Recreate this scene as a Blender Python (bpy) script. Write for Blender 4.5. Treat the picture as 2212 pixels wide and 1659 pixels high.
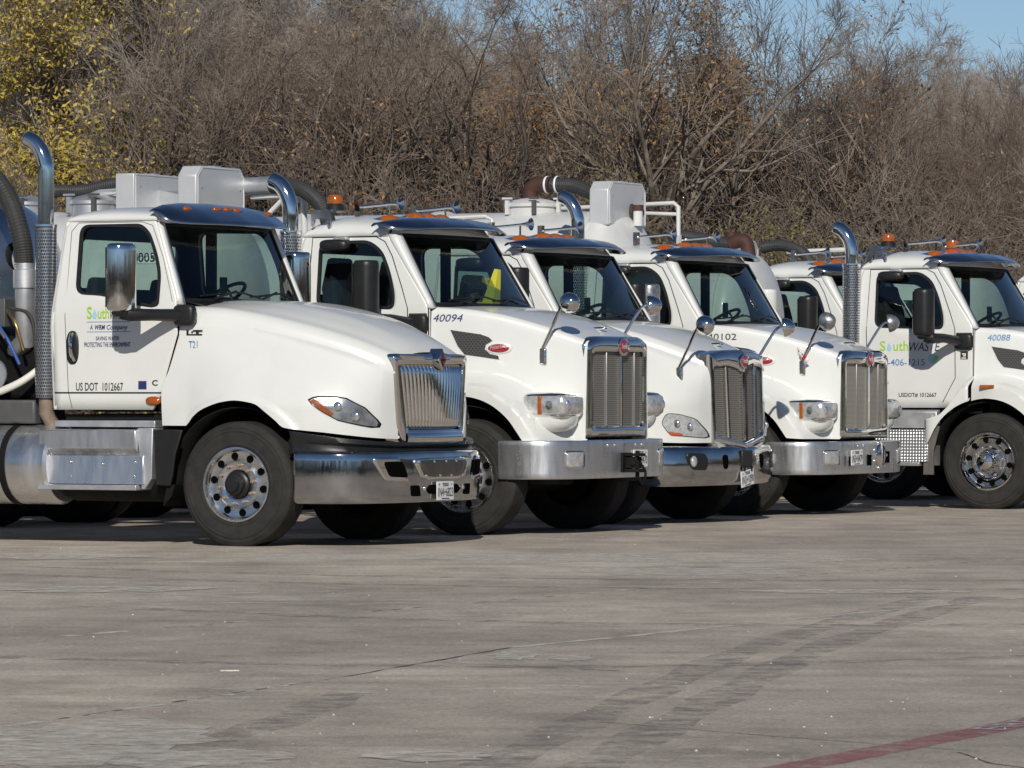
import bpy, bmesh, math, random
import numpy as np
from mathutils import Vector, Matrix
R = math.radians
sc = bpy.context.scene
for o in list(bpy.data.objects): bpy.data.objects.remove(o, do_unlink=True)
C = sc.collection

# ------------------------------------------------------------------ camera, sky, sun, exposure
CAM_H = 1.335
cam_d = bpy.data.cameras.new('camera'); cam = bpy.data.objects.new('camera', cam_d); C.objects.link(cam)
cam.location = (0, 0, CAM_H); cam.rotation_euler = (R(90), 0, 0)
cam_d.sensor_width = 36.0; cam_d.lens = 36.0 * 10500 / 2212.0
cam_d.clip_start = 0.5; cam_d.clip_end = 3000
cam_d.dof.use_dof = True; cam_d.dof.focus_distance = 42.0; cam_d.dof.aperture_fstop = 32.0
sc.camera = cam
SUN_EL, SUN_AZ = 30.0, 1.0          # sun stands behind the camera, a little to its left
w = bpy.data.worlds.new('World'); sc.world = w; w.use_nodes = True
nt = w.node_tree; bg = nt.nodes['Background']
sky = nt.nodes.new('ShaderNodeTexSky'); sky.sky_type = 'NISHITA'; sky.sun_disc = False
sky.sun_elevation = R(SUN_EL); sky.sun_rotation = R(180 + SUN_AZ); sky.altitude = 2000
sky.air_density = 0.9; sky.dust_density = 0.0; sky.ozone_density = 3.2
nt.links.new(sky.outputs[0], bg.inputs[0]); bg.inputs[1].default_value = 0.064
sd = bpy.data.lights.new('sun', 'SUN'); sd.energy = 3.6; sd.angle = R(0.53); sd.color = (1.0, 0.95, 0.86)
so = bpy.data.objects.new('sun', sd); C.objects.link(so)
d = Vector((math.sin(R(SUN_AZ)) * math.cos(R(SUN_EL)), math.cos(R(SUN_AZ)) * math.cos(R(SUN_EL)), -math.sin(R(SUN_EL))))
so.rotation_euler = d.to_track_quat('-Z', 'Y').to_euler(); so.location = (-2, -20, 30)
sc.view_settings.view_transform = 'Standard'; sc.view_settings.look = 'None'
sc.view_settings.gamma = 1.0; sc.view_settings.exposure = 0.0
sc.render.engine = 'CYCLES'
sc.cycles.max_bounces = 10; sc.cycles.transparent_max_bounces = 16; sc.cycles.glossy_bounces = 5

# ------------------------------------------------------------------ materials
M = {}
def mat(name, col, rough=0.5, metal=0.0, var=0.0, vscale=6.0, bump=0.0, bscale=40.0, coat=0.0, spec=0.5, stretch=None, emit=None, rvar=0.0, col2=None):
    m = bpy.data.materials.new(name); m.use_nodes = True; n = m.node_tree; b = n.nodes['Principled BSDF']
    b.inputs['Base Color'].default_value = (*col, 1); b.inputs['Roughness'].default_value = rough
    b.inputs['Metallic'].default_value = metal; b.inputs['Coat Weight'].default_value = coat
    b.inputs['Coat Roughness'].default_value = 0.06; b.inputs['Specular IOR Level'].default_value = spec
    if var or bump or rvar:
        tc = n.nodes.new('ShaderNodeTexCoord'); mp = n.nodes.new('ShaderNodeMapping')
        n.links.new(tc.outputs['Object'], mp.inputs[0])
        if stretch: mp.inputs['Scale'].default_value = stretch
        ns = n.nodes.new('ShaderNodeTexNoise'); ns.inputs['Scale'].default_value = vscale; ns.inputs['Detail'].default_value = 6
        ns.inputs['Roughness'].default_value = 0.62
        n.links.new(mp.outputs[0], ns.inputs[0])
        if var:
            cr = n.nodes.new('ShaderNodeValToRGB'); cr.color_ramp.elements[0].position = 0.3; cr.color_ramp.elements[1].position = 0.72
            c2 = col2 or tuple(c * (1 - var) for c in col)
            cr.color_ramp.elements[0].color = (*c2, 1); cr.color_ramp.elements[1].color = (*col, 1)
            n.links.new(ns.outputs[0], cr.inputs[0]); n.links.new(cr.outputs[0], b.inputs['Base Color'])
        if rvar:
            mr = n.nodes.new('ShaderNodeMapRange'); mr.inputs[1].default_value = 0.3; mr.inputs[2].default_value = 0.7
            mr.inputs[3].default_value = max(0.02, rough - rvar); mr.inputs[4].default_value = rough + rvar
            n.links.new(ns.outputs[0], mr.inputs[0]); n.links.new(mr.outputs[0], b.inputs['Roughness'])
        if bump:
            nb = n.nodes.new('ShaderNodeTexNoise'); nb.inputs['Scale'].default_value = bscale; nb.inputs['Detail'].default_value = 4
            n.links.new(mp.outputs[0], nb.inputs[0])
            bp = n.nodes.new('ShaderNodeBump'); bp.inputs['Strength'].default_value = bump; bp.inputs['Distance'].default_value = 0.02
            n.links.new(nb.outputs[0], bp.inputs['Height']); n.links.new(bp.outputs[0], b.inputs['Normal'])
    M[name] = m; return m
mat('white_paint', (0.745, 0.75, 0.72), 0.30, var=0.07, vscale=2.2, coat=0.6, bump=0.012, bscale=5)
mat('tank_white', (0.70, 0.70, 0.68), 0.38, var=0.16, vscale=3.0, coat=0.2, bump=0.03, bscale=6)
mat('tank_steel', (0.66, 0.68, 0.71), 0.22, 0.95, var=0.15, vscale=3, rvar=0.08, bump=0.03, bscale=5)
mat('chrome', (0.80, 0.785, 0.765), 0.07, 1.0, var=0.12, vscale=5, rvar=0.04, bump=0.006, bscale=9)
mat('bumper_chrome', (0.56, 0.56, 0.57), 0.10, 1.0, var=0.3, vscale=4, rvar=0.05, bump=0.02, bscale=7)
mat('lamp_hazy', (0.80, 0.80, 0.78), 0.22, 0.25, var=0.45, vscale=30, bump=0.4, bscale=30)
mat('grille_strip', (0.30, 0.29, 0.28), 0.35, 0.6)
mat('visor_steel', (0.47, 0.475, 0.50), 0.16, 1.0, var=0.1, vscale=4, rvar=0.05)
mat('aluminium', (0.76, 0.765, 0.775), 0.32, 0.9, var=0.22, vscale=9, rvar=0.12, stretch=(1, 1, 0.14), bump=0.05, bscale=30)
mat('aluminium_plate', (0.62, 0.63, 0.65), 0.45, 0.75, var=0.18, vscale=5, rvar=0.1, bump=0.04, bscale=50)
mat('box_metal', (0.70, 0.705, 0.71), 0.45, 0.35, var=0.10, vscale=4, bump=0.02, bscale=60)
mat('rim_metal', (0.80, 0.80, 0.80), 0.26, 1.0, var=0.2, vscale=12, rvar=0.1)
mat('black_plastic', (0.018, 0.018, 0.019), 0.40, var=0.3, vscale=12, bump=0.05, bscale=90, spec=0.4)
mat('grey_plastic', (0.10, 0.10, 0.10), 0.5, var=0.25, vscale=10)
mat('dark_gap', (0.003, 0.003, 0.003), 0.9, spec=0.02)
mat('chassis_black', (0.010, 0.010, 0.010), 0.75, var=0.5, vscale=7, spec=0.2)
mat('rubber', (0.036, 0.033, 0.030), 0.80, var=0.55, vscale=9, col2=(0.018, 0.017, 0.016), spec=0.35, bump=0.10, bscale=60)
mat('tread_rubber', (0.055, 0.052, 0.048), 0.85, var=0.45, vscale=18, bump=0.2, bscale=80)
mat('amber', (0.46, 0.11, 0.012), 0.16, coat=0.6, var=0.4, vscale=30)
mat('red_badge', (0.34, 0.018, 0.028), 0.3, coat=0.5)
mat('silver_print', (0.62, 0.60, 0.58), 0.35, 0.4)
mat('navy_print', (0.022, 0.032, 0.14), 0.5)
mat('blue_print', (0.10, 0.24, 0.50), 0.5)
mat('green_print', (0.36, 0.58, 0.06), 0.5)
mat('black_print', (0.02, 0.02, 0.022), 0.5)
mat('grey_print', (0.16, 0.17, 0.2), 0.5)
mat('sky_print', (0.35, 0.58, 0.74), 0.5)
mat('white_print', (0.82, 0.82, 0.82), 0.5)
mat('plate_white', (0.80, 0.80, 0.80), 0.4)
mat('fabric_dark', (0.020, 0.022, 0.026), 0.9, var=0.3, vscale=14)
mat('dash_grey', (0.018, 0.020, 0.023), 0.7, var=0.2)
mat('hose_rubber', (0.045, 0.045, 0.045), 0.6, var=0.35, vscale=10)
mat('rust_pipe', (0.085, 0.034, 0.024), 0.7, var=0.45, vscale=9, bump=0.15)
mat('rust_pale', (0.36, 0.27, 0.21), 0.6, 0.3, var=0.4, vscale=12)
mat('cone_yellow', (0.55, 0.52, 0.05), 0.6)
mat('red_light', (0.5, 0.02, 0.015), 0.25)
mat('lamp_silver', (0.80, 0.80, 0.80), 0.12, 0.9)
mat('rust_red', (0.30, 0.05, 0.03), 0.6)
mat('brass', (0.45, 0.32, 0.12), 0.35, 0.9)
mat('white_hose', (0.72, 0.70, 0.64), 0.5)
mat('wire_blue', (0.03, 0.10, 0.35), 0.5)
mat('wire_red', (0.40, 0.03, 0.02), 0.5)

def glass_mat(name, tint, gl=0.9, f0=0.05, rough=0.0):
    m = bpy.data.materials.new(name); m.use_nodes = True; n = m.node_tree; n.nodes.clear()
    out = n.nodes.new('ShaderNodeOutputMaterial'); mx = n.nodes.new('ShaderNodeMixShader'); lw = n.nodes.new('ShaderNodeLayerWeight'); lw.inputs[0].default_value = 0.5
    pw = n.nodes.new('ShaderNodeMath'); pw.operation = 'POWER'; pw.inputs[1].default_value = 5.0; ma = n.nodes.new('ShaderNodeMath'); ma.operation = 'MULTIPLY_ADD'; ma.inputs[1].default_value = 0.95 - f0; ma.inputs[2].default_value = f0
    tr = n.nodes.new('ShaderNodeBsdfTransparent'); g = n.nodes.new('ShaderNodeBsdfGlossy')
    tr.inputs[0].default_value = (*tint, 1); g.inputs[0].default_value = (gl, gl, gl, 1); g.inputs[1].default_value = rough
    n.links.new(lw.outputs['Facing'], pw.inputs[0]); n.links.new(pw.outputs[0], ma.inputs[0]); n.links.new(ma.outputs[0], mx.inputs[0]); n.links.new(tr.outputs[0], mx.inputs[1]); n.links.new(g.outputs[0], mx.inputs[2]); n.links.new(mx.outputs[0], out.inputs[0])
    M[name] = m
glass_mat('window_glass', (0.60, 0.72, 0.68))
glass_mat('screen_glass', (0.52, 0.62, 0.60))
glass_mat('lens_glass', (0.93, 0.94, 0.95), 0.95, 0.04)

def N(m, t, **kw):
    n = m.node_tree.nodes.new(t)
    for k, v in kw.items():
        if k[0] == 'i' and k[1:].isdigit(): n.inputs[int(k[1:])].default_value = v
        else: setattr(n, k, v)
    return n
def LK(m, a, b): m.node_tree.links.new(a, b)

def perforated(name, metal_col, hole_col, sx, sz, kind, metal=1.0, rough=0.22):
    """slots or round holes punched through sheet metal; kind 'slot' wraps round the object's own z axis"""
    m = bpy.data.materials.new(name); m.use_nodes = True; b = m.node_tree.nodes['Principled BSDF']
    tc = N(m, 'ShaderNodeTexCoord'); sp = N(m, 'ShaderNodeSeparateXYZ'); LK(m, tc.outputs['Object'], sp.inputs[0]); cb = N(m, 'ShaderNodeCombineXYZ')
    if kind == 'slot':
        at = N(m, 'ShaderNodeMath', operation='ARCTAN2'); LK(m, sp.outputs[1], at.inputs[0]); LK(m, sp.outputs[0], at.inputs[1])
        mu = N(m, 'ShaderNodeMath', operation='MULTIPLY', i1=sx); LK(m, at.outputs[0], mu.inputs[0]); LK(m, mu.outputs[0], cb.inputs[0])
    else:
        mu = N(m, 'ShaderNodeMath', operation='MULTIPLY', i1=sx); LK(m, sp.outputs[0 if kind == 'side' else 1], mu.inputs[0]); LK(m, mu.outputs[0], cb.inputs[0])
    mz = N(m, 'ShaderNodeMath', operation='MULTIPLY', i1=sz); LK(m, sp.outputs[2], mz.inputs[0]); LK(m, mz.outputs[0], cb.inputs[1])
    br = N(m, 'ShaderNodeTexBrick', offset=0.5); LK(m, cb.outputs[0], br.inputs[0])
    br.inputs['Scale'].default_value = 1.0; br.inputs['Brick Width'].default_value = 1.0; br.inputs['Row Height'].default_value = 1.0
    br.inputs['Mortar Size'].default_value = 0.2 if kind == 'slot' else 0.24; br.inputs['Mortar Smooth'].default_value = 0.1
    mx = N(m, 'ShaderNodeMix', data_type='RGBA'); LK(m, br.outputs['Fac'], mx.inputs[0])
    mx.inputs[6].default_value = (*hole_col, 1); mx.inputs[7].default_value = (*metal_col, 1); LK(m, mx.outputs[2], b.inputs['Base Color'])
    mm = N(m, 'ShaderNodeMath', operation='MULTIPLY', i1=metal); LK(m, br.outputs['Fac'], mm.inputs[0]); LK(m, mm.outputs[0], b.inputs['Metallic']); b.inputs['Roughness'].default_value = rough
    bp = N(m, 'ShaderNodeBump', i0=0.5); bp.inputs['Distance'].default_value = 0.01; LK(m, br.outputs['Fac'], bp.inputs['Height']); LK(m, bp.outputs[0], b.inputs['Normal'])
    M[name] = m
perforated('guard_slots', (0.72, 0.72, 0.73), (0.02, 0.02, 0.02), 4.8, 36.0, 'slot')
perforated('grille_mesh', (0.25, 0.235, 0.21), (0.012, 0.012, 0.012), 46.0, 54.0, 'hole', 0.2, 0.5)
perforated('grille_mesh_fine', (0.42, 0.39, 0.34), (0.06, 0.055, 0.05), 30.0, 80.0, 'hole', 0.2, 0.5)
perforated('vent_mesh', (0.045, 0.045, 0.045), (0.003, 0.003, 0.003), 32.0, 50.0, 'side', 0.0, 0.5)

# ------------------------------------------------------------------ mesh helpers
class MB:
    def __init__(s): s.v = []; s.f = []
    def add(s, verts, faces, mtx=None):
        k = len(s.v)
        s.v += [tuple(mtx @ Vector(p)) for p in verts] if mtx is not None else [tuple(p) for p in verts]
        s.f += [tuple(i + k for i in f) for f in faces]; return s
    def box(s, a, b, mtx=None):
        x0, y0, z0 = a; x1, y1, z1 = b
        return s.add([(x0,y0,z0),(x1,y0,z0),(x1,y1,z0),(x0,y1,z0),(x0,y0,z1),(x1,y0,z1),(x1,y1,z1),(x0,y1,z1)],
                     [(0,3,2,1),(4,5,6,7),(0,1,5,4),(1,2,6,5),(2,3,7,6),(3,0,4,7)], mtx)
    def grid(s, rows, close=False, cap0=False, cap1=False):
        k = len(s.v); n = len(rows[0]); m = len(rows)
        for r in rows: s.v += [tuple(p) for p in r]
        for i in range(m - 1):
            for j in range(n if close else n - 1):
                a = k + i * n + j; b = k + i * n + (j + 1) % n
                s.f.append((a, b, b + n, a + n))
        if cap0: s.f.append(tuple(k + j for j in range(n))[::-1])
        if cap1: s.f.append(tuple(k + (m - 1) * n + j for j in range(n)))
        return s
    def tube(s, path, r, n=10, cap=True):
        path = [Vector(p) for p in path]; rr = r if isinstance(r, (list, tuple)) else [r] * len(path)
        rows = []; up = None
        for i, p in enumerate(path):
            t = (path[min(i + 1, len(path) - 1)] - path[max(i - 1, 0)]).normalized()
            if up is None: up = Vector((0, 0, 1)) if abs(t.z) < 0.9 else Vector((1, 0, 0))
            a = t.cross(up).normalized(); b = a.cross(t).normalized(); up = b
            rows.append([p + (a * math.cos(q) + b * math.sin(q)) * rr[i] for q in [2 * math.pi * j / n for j in range(n)]])
        return s.grid(rows, True, cap, cap)
    def lathe(s, prof, origin=(0,0,0), axis='z', n=32, cap=False):
        rows = []
        for r, h in prof:
            ring = []
            for j in range(n):
                q = 2 * math.pi * j / n; c, d_ = r * math.cos(q), r * math.sin(q)
                p = {'z': (c, d_, h), 'y': (c, h, d_), 'x': (h, c, d_)}[axis]
                ring.append((p[0] + origin[0], p[1] + origin[1], p[2] + origin[2]))
            rows.append(ring)
        return s.grid(rows, True, cap, cap)
    def prism(s, poly, a, b, axis='y'):
        """poly of 2-D points pushed from a to b along axis; y: (x,z), x: (y,z), z: (x,y)"""
        n = len(poly)
        def P(p, h): return {'y': (p[0], h, p[1]), 'x': (h, p[0], p[1]), 'z': (p[0], p[1], h)}[axis]
        k = len(s.v); s.v += [P(p, a) for p in poly] + [P(p, b) for p in poly]
        s.f.append(tuple(k + i for i in range(n))); s.f.append(tuple(k + n + i for i in range(n))[::-1])
        s.f += [(k + i, k + n + i, k + n + (i + 1) % n, k + (i + 1) % n) for i in range(n)]
        return s
    def mesh(s, name, ang=35):
        me = bpy.data.meshes.new(name); me.from_pydata(s.v, [], s.f); me.validate()
        bm = bmesh.new(); bm.from_mesh(me); bmesh.ops.recalc_face_normals(bm, faces=bm.faces); bm.to_mesh(me); bm.free()
        me.polygons.foreach_set('use_smooth', [True] * len(me.polygons)); me.set_sharp_from_angle(angle=R(ang)); return me
    def build(s, name, m, parent=None, bev=0, ang=35, loc=None, seg=2):
        me = s.mesh(name, ang); me.materials.append(M[m]); o = bpy.data.objects.new(name, me); C.objects.link(o)
        if parent: o.parent = parent
        if loc: o.location = loc
        if bev:
            b = o.modifiers.new('bevel', 'BEVEL'); b.width = bev; b.segments = seg; b.limit_method = 'ANGLE'; b.angle_limit = R(30)
        return o
def inst(name, me, parent, loc=(0,0,0), rot=(0,0,0), scale=(1,1,1)):
    o = bpy.data.objects.new(name, me); C.objects.link(o); o.parent = parent; o.location = loc; o.rotation_euler = rot; o.scale = scale; return o
def solid(o, t, off=-1):
    md = o.modifiers.new('solid', 'SOLIDIFY'); md.thickness = t; md.offset = off; return o
def solid_in(o, t):
    """thickness that grows towards the truck's middle"""
    a = sum(p.normal.y * p.center.y * p.area for p in o.data.polygons); return solid(o, t, -1 if a > 0 else 1)
def tag(o, label, cat, group=None, kind=None):
    if label: o['label'] = label
    if cat: o['category'] = cat
    if group: o['group'] = group
    if kind: o['kind'] = kind
    return o
def empty(name, loc, rz=0):
    o = bpy.data.objects.new(name, None); C.objects.link(o); o.location = loc; o.rotation_euler = (0, 0, rz); o.empty_display_size = 0.2; return o
def lerp(x, xs, ys):
    return float(np.interp(x, xs, ys))
def smooth_at(x, xs, ys):
    """monotone cubic through the given points, so lofted panels show no facets"""
    n = len(xs)
    if x <= xs[0]: return ys[0]
    if x >= xs[-1]: return ys[-1]
    d = [(ys[i + 1] - ys[i]) / (xs[i + 1] - xs[i]) for i in range(n - 1)]
    def m_(i):
        if i == 0: return d[0]
        if i == n - 1: return d[-1]
        return 0.0 if d[i - 1] * d[i] <= 0 else 2 * d[i - 1] * d[i] / (d[i - 1] + d[i])
    i = max(j for j in range(n - 1) if xs[j] <= x); h = xs[i + 1] - xs[i]; t = (x - xs[i]) / h
    return ys[i] * (1 + 2 * t) * (1 - t) ** 2 + m_(i) * h * t * (1 - t) ** 2 + ys[i + 1] * t * t * (3 - 2 * t) + m_(i + 1) * h * t * t * (t - 1)
def sm(t):
    t = min(1, max(0, t)); return t * t * (3 - 2 * t)
def spline(pts, n):
    """smooth path through 3-D points"""
    P = [Vector(p) for p in pts]; P = [2 * P[0] - P[1]] + P + [2 * P[-1] - P[-2]]; out = []
    for i in range(1, len(P) - 2):
        for k in range(n):
            t = k / n; a, b, c, d_ = P[i - 1], P[i], P[i + 1], P[i + 2]
            out.append(0.5 * ((2 * b) + (c - a) * t + (2 * a - 5 * b + 4 * c - d_) * t * t + (3 * b - a - 3 * c + d_) * t ** 3))
    return out + [P[-2]]
def round_poly(pts, r, n=5):
    out = []; m = len(pts)
    for i in range(m):
        p = Vector(pts[i]); a = (Vector(pts[i - 1]) - p); b = (Vector(pts[(i + 1) % m]) - p)
        rr = min(r, a.length * 0.45, b.length * 0.45); pa = p + a.normalized() * rr; pb = p + b.normalized() * rr
        for k in range(n + 1):
            t = k / n; q = pa * (1 - t) ** 2 + p * 2 * t * (1 - t) + pb * t * t; out.append((q[0], q[1]))
    return out
def ray_poly(c, ang, poly):
    dx, dy = math.cos(ang), math.sin(ang); best = None
    for i in range(len(poly)):
        x1, y1 = poly[i][0] - c[0], poly[i][1] - c[1]; x2, y2 = poly[(i + 1) % len(poly)][0] - c[0], poly[(i + 1) % len(poly)][1] - c[1]
        ex, ey = x2 - x1, y2 - y1; den = dx * ey - dy * ex
        if abs(den) < 1e-12: continue
        t = (x1 * ey - y1 * ex) / den; u = (x1 * dy - y1 * dx) / den
        if t > 0 and -1e-9 <= u <= 1 + 1e-9 and (best is None or t > best): best = t
    return (c[0] + dx * best, c[1] + dy * best)
def ring_panel(mb, outer, inner, fmap, rings=8, n=72):
    """sheet between an outer outline and a window opening, both seen as star shapes from the opening's middle"""
    c = (sum(p[0] for p in inner) / len(inner), sum(p[1] for p in inner) / len(inner))
    angs = sorted([2 * math.pi * i / n for i in range(n)] + [math.atan2(p[1] - c[1], p[0] - c[0]) % (2 * math.pi) for p in outer])
    rows = [[] for _ in range(rings + 1)]
    for a in angs:
        p, q = ray_poly(c, a, inner), ray_poly(c, a, outer)
        for k in range(rings + 1):
            t = k / rings; rows[k].append(fmap(p[0] + (q[0] - p[0]) * t, p[1] + (q[1] - p[1]) * t))
    mb.grid(rows, True); return mb
def fill_panel(mb, outline, fmap, rings=6, n=64):
    c = (sum(p[0] for p in outline) / len(outline), sum(p[1] for p in outline) / len(outline))
    angs = [2 * math.pi * i / n for i in range(n)]; k0 = len(mb.v)
    rows = []
    for k in range(1, rings + 1):
        t = k / rings; rows.append([])
        for a in angs:
            q = ray_poly(c, a, outline); rows[-1].append(fmap(c[0] + (q[0] - c[0]) * t, c[1] + (q[1] - c[1]) * t))
    mb.grid(rows, True); base = k0; ci = len(mb.v); mb.v.append(tuple(fmap(*c)))
    mb.f += [(ci, base + j, base + (j + 1) % n) for j in range(n)]
    return mb
def band(mb, outline, fmap, wd, depth):
    """a raised gasket that follows an outline"""
    n = len(outline); rows = []
    c = (sum(p[0] for p in outline) / n, sum(p[1] for p in outline) / n)
    for p in list(outline) + [outline[0]]:
        dx, dy = p[0] - c[0], p[1] - c[1]; l = math.hypot(dx, dy); ux, uy = dx / l, dy / l
        a = fmap(p[0] + ux * wd, p[1] + uy * wd); b = fmap(p[0] - ux * wd, p[1] - uy * wd)
        s_ = -1 if a[1] < 0 else 1
        rows.append([a, (a[0], a[1] + s_ * depth, a[2]), (b[0], b[1] + s_ * depth, b[2]), b])
    mb.grid(rows); return mb

# lettering, made while the scene is still empty
_tx = {}
def text_mesh(s, shear=0.0, bold=0.0, space=1.0):
    k = (s, shear, bold, space)
    if k in _tx: return _tx[k]
    cu = bpy.data.curves.new('lettering', 'FONT'); cu.body = s; cu.size = 1.0; cu.shear = shear; cu.offset = bold; cu.space_character = space
    cu.align_x = 'LEFT'; cu.resolution_u = 3; cu.extrude = 0.008; o = bpy.data.objects.new('lettering', cu); C.objects.link(o)
    dg = bpy.context.evaluated_depsgraph_get(); dg.update(); me = bpy.data.meshes.new_from_object(o.evaluated_get(dg), depsgraph=dg)
    bpy.data.objects.remove(o); bpy.data.curves.remove(cu)
    a = np.empty(len(me.vertices) * 3, dtype=np.float32); me.vertices.foreach_get('co', a); a = a.reshape(-1, 3)
    mn, mx = a.min(0), a.max(0); a[:, 0] -= mn[0]; a[:, 1] -= mn[1]; me.vertices.foreach_set('co', a.ravel()); me.update()
    _tx[k] = (me, mx[0] - mn[0], mx[1] - mn[1]); return _tx[k]
def lettering(s, m, parent, p0, p1, normal='side', shear=0.0, bold=0.0, name='lettering', space=1.0):
    """text whose lower left is p0 and upper right corner p1 (x,y,z of the side or front it is printed on)"""
    me0, wd, ht = text_mesh(s, shear, bold, space); me = me0.copy(); me.materials.clear(); me.materials.append(M[m])
    p0, p1 = Vector(p0), Vector(p1); o = bpy.data.objects.new(name, me); C.objects.link(o); o.parent = parent
    if normal == 'side':
        sx = (p1.x - p0.x) / wd; sz = (p1.z - p0.z) / ht
        o.matrix_local = Matrix(((sx, 0, 0, p0.x), ((p1.y - p0.y) / wd, 0, -0.1, p0.y), (0, sz, 0, p0.z), (0, 0, 0, 1)))
    elif normal == 'front':
        sx = (p1.y - p0.y) / wd; sz = (p1.z - p0.z) / ht
        o.matrix_local = Matrix((((p1.x - p0.x) / wd, 0, 0.1, p0.x), (sx, 0, 0, p0.y), (0, sz, 0, p0.z), (0, 0, 0, 1)))
    elif normal == 'mtx':
        pass
    return o
def wrap_text(o, fy):
    """lays flat lettering onto a curved side: y = fy(x, z)"""
    me = o.data; n = len(me.vertices); a = np.empty(n * 3, dtype=np.float32); me.vertices.foreach_get('co', a); a = a.reshape(-1, 3); mt = o.matrix_basis.copy(); z0 = a[:, 2].max(); mk = a[:, 2] > z0 * 0.5
    out = []
    for k in range(n):
        p = mt @ Vector(a[k]); p.y = fy(p.x, p.z) - (0.002 if mk[k] else 0.0); out += [p.x, p.y, p.z]
    me.vertices.foreach_set('co', out); me.update(); o.matrix_local = Matrix.Identity(4); return o
# ------------------------------------------------------------------ truck shapes (x forward from the front axle, z up, metres)
LT_CAB = dict(x=0, dz=0, hw=1.08, lean=0.13, belt=1.95,
    outer=[(-1.80,1.12),(-1.83,1.84),(-1.74,2.66),(-1.70,2.70),(-0.875,2.70),(-0.62,2.03),(-0.60,1.75),(-0.755,1.264),(-0.85,1.12)],
    win=[(-1.592,2.665),(-1.01,2.66),(-0.925,2.59),(-0.848,2.42),(-0.80,2.26),(-0.80,2.00),(-0.86,1.985),(-1.02,2.01),(-1.315,2.085),(-1.592,2.095)],
    roof=(-1.73,-0.86,2.70,0.125,0.25,2.6), back=[(-1.80,1.12),(-1.83,1.84),(-1.74,2.66),(-1.73,2.70)],
    screen=((-0.60,2.02),(-0.85,2.68)), bow=(0.10,0.06), apx=([-0.62,-0.62,-0.875],[1.9,2.03,2.70]), seat=-1.62, sag=0.0, sw=0.10, rw=(0.86,0.20,0.14), st=-0.16)
LT_HOOD = dict(mode='vertical', zlow=1.15, r1=0.745, rc=0.13, xrw=0.12, tp=2.6, ridge=0.010,
    xs=[-0.60,-0.3,0.0,0.3,0.6,0.86,1.02,1.135,1.20],
    ztop=[2.02,2.04,2.03,1.985,1.915,1.825,1.75,1.68,1.60], zsh=[1.985,1.975,1.935,1.875,1.80,1.72,1.655,1.60,1.555],
    hw=[1.05,1.02,0.98,0.93,0.86,0.79,0.735,0.685,0.635], yf=[1.10,1.16,1.19,1.19,1.16,1.06,0.94,0.78,0.585],
    zb=[(-0.75,0.99),(-0.60,0.99),(-0.49,0.99),(-0.42,1.06),(-0.34,1.115),(-0.24,1.155),(-0.14,1.183),(0,1.2),(0.14,1.185),(0.21,1.166),(0.3,1.105),(0.40,1.03),(0.46,0.98),(0.8,0.937),(1.21,0.88)],
    xr=[(0.99,-0.74),(1.264,-0.755),(1.75,-0.60),(2.1,-0.60)])
PB_CAB = dict(x=0, dz=0, hw=1.05, lean=0.11, belt=1.95,
    outer=[(-1.70,1.08),(-1.74,1.9),(-1.71,2.50),(-1.68,2.58),(-0.83,2.58),(-0.41,1.975),(-0.385,1.93),(-0.385,1.40),(-0.62,1.08)],
    win=[(-1.515,2.53),(-1.02,2.53),(-0.89,2.44),(-0.80,2.25),(-0.745,2.06),(-0.745,1.935),(-1.515,1.955)],
    roof=(-1.70,-0.83,2.58,0.20,0.3,2.6), back=[(-1.70,1.08),(-1.74,1.9),(-1.71,2.50),(-1.70,2.58)],
    screen=((-0.375,1.955),(-0.75,2.60)), bow=(0.13,0.08), apx=([-0.40,-0.41,-0.83],[1.93,1.975,2.58]), seat=-1.52, sw=0.08, rw=(0.80,0.12,0.14), st=0.0)
_arch = [(-0.70,0.66),(-0.66,0.70),(-0.64,0.72),(-0.6,0.81),(-0.55,0.89),(-0.5,0.956),(-0.4,1.047),(-0.3,1.11),(-0.2,1.15),(-0.1,1.172),(0,1.18),(0.1,1.172),(0.2,1.15),(0.3,1.11),(0.4,1.047),(0.5,0.956),(0.58,0.845),(0.62,0.79),(0.97,0.775),(1.5,0.775)]
PB_HOOD = dict(mode='radial', r0=0.80, r1=0.93, rc=0.055, hlean=0.05, tp=2.2, ridge=0.0,
    xs=[-0.385,-0.1,0.2,0.5,0.7,0.8,0.88,0.94,0.97],
    ztop=[1.965,1.955,1.915,1.84,1.775,1.74,1.705,1.68,1.67], zsh=[1.945,1.925,1.88,1.80,1.735,1.70,1.67,1.65,1.64],
    hw=[1.0,0.95,0.87,0.77,0.70,0.665,0.638,0.622,0.615], yf=[1.12,1.20,1.22,1.22,1.18,1.10,0.98,0.80,0.66], zb=_arch)
AERO_HOOD = dict(mode='vertical', zlow=1.15, r1=0.74, rc=0.09, tp=2.2, ridge=0.0,
    xs=[-0.385,-0.1,0.2,0.5,0.72,0.87,0.96,1.02],
    ztop=[1.965,1.95,1.905,1.82,1.74,1.675,1.64,1.62], zsh=[1.945,1.92,1.86,1.77,1.69,1.63,1.60,1.575],
    hw=[1.0,0.95,0.88,0.79,0.72,0.66,0.625,0.59], yf=[1.12,1.20,1.215,1.19,1.11,0.96,0.79,0.58], zb=_arch)
def shifted(P, ox, dz):
    Q = dict(P); Q['xs'] = [x + ox for x in P['xs']]; Q['ztop'] = [z + dz for z in P['ztop']]; Q['zsh'] = [z + dz for z in P['zsh']]; Q['zb'] = [(x, z + dz * 0.6) for x, z in P['zb']]; return Q
# places along the row: lateral step and forward step of each truck from the first one
_TH = math.radians(26.5)
def spot(l, f):
    l += 1.05
    return (-2.22 + l * math.sin(_TH) + f * math.cos(_TH), 40.1 + l * math.cos(_TH) - f * math.sin(_TH), 0.0)
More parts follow.
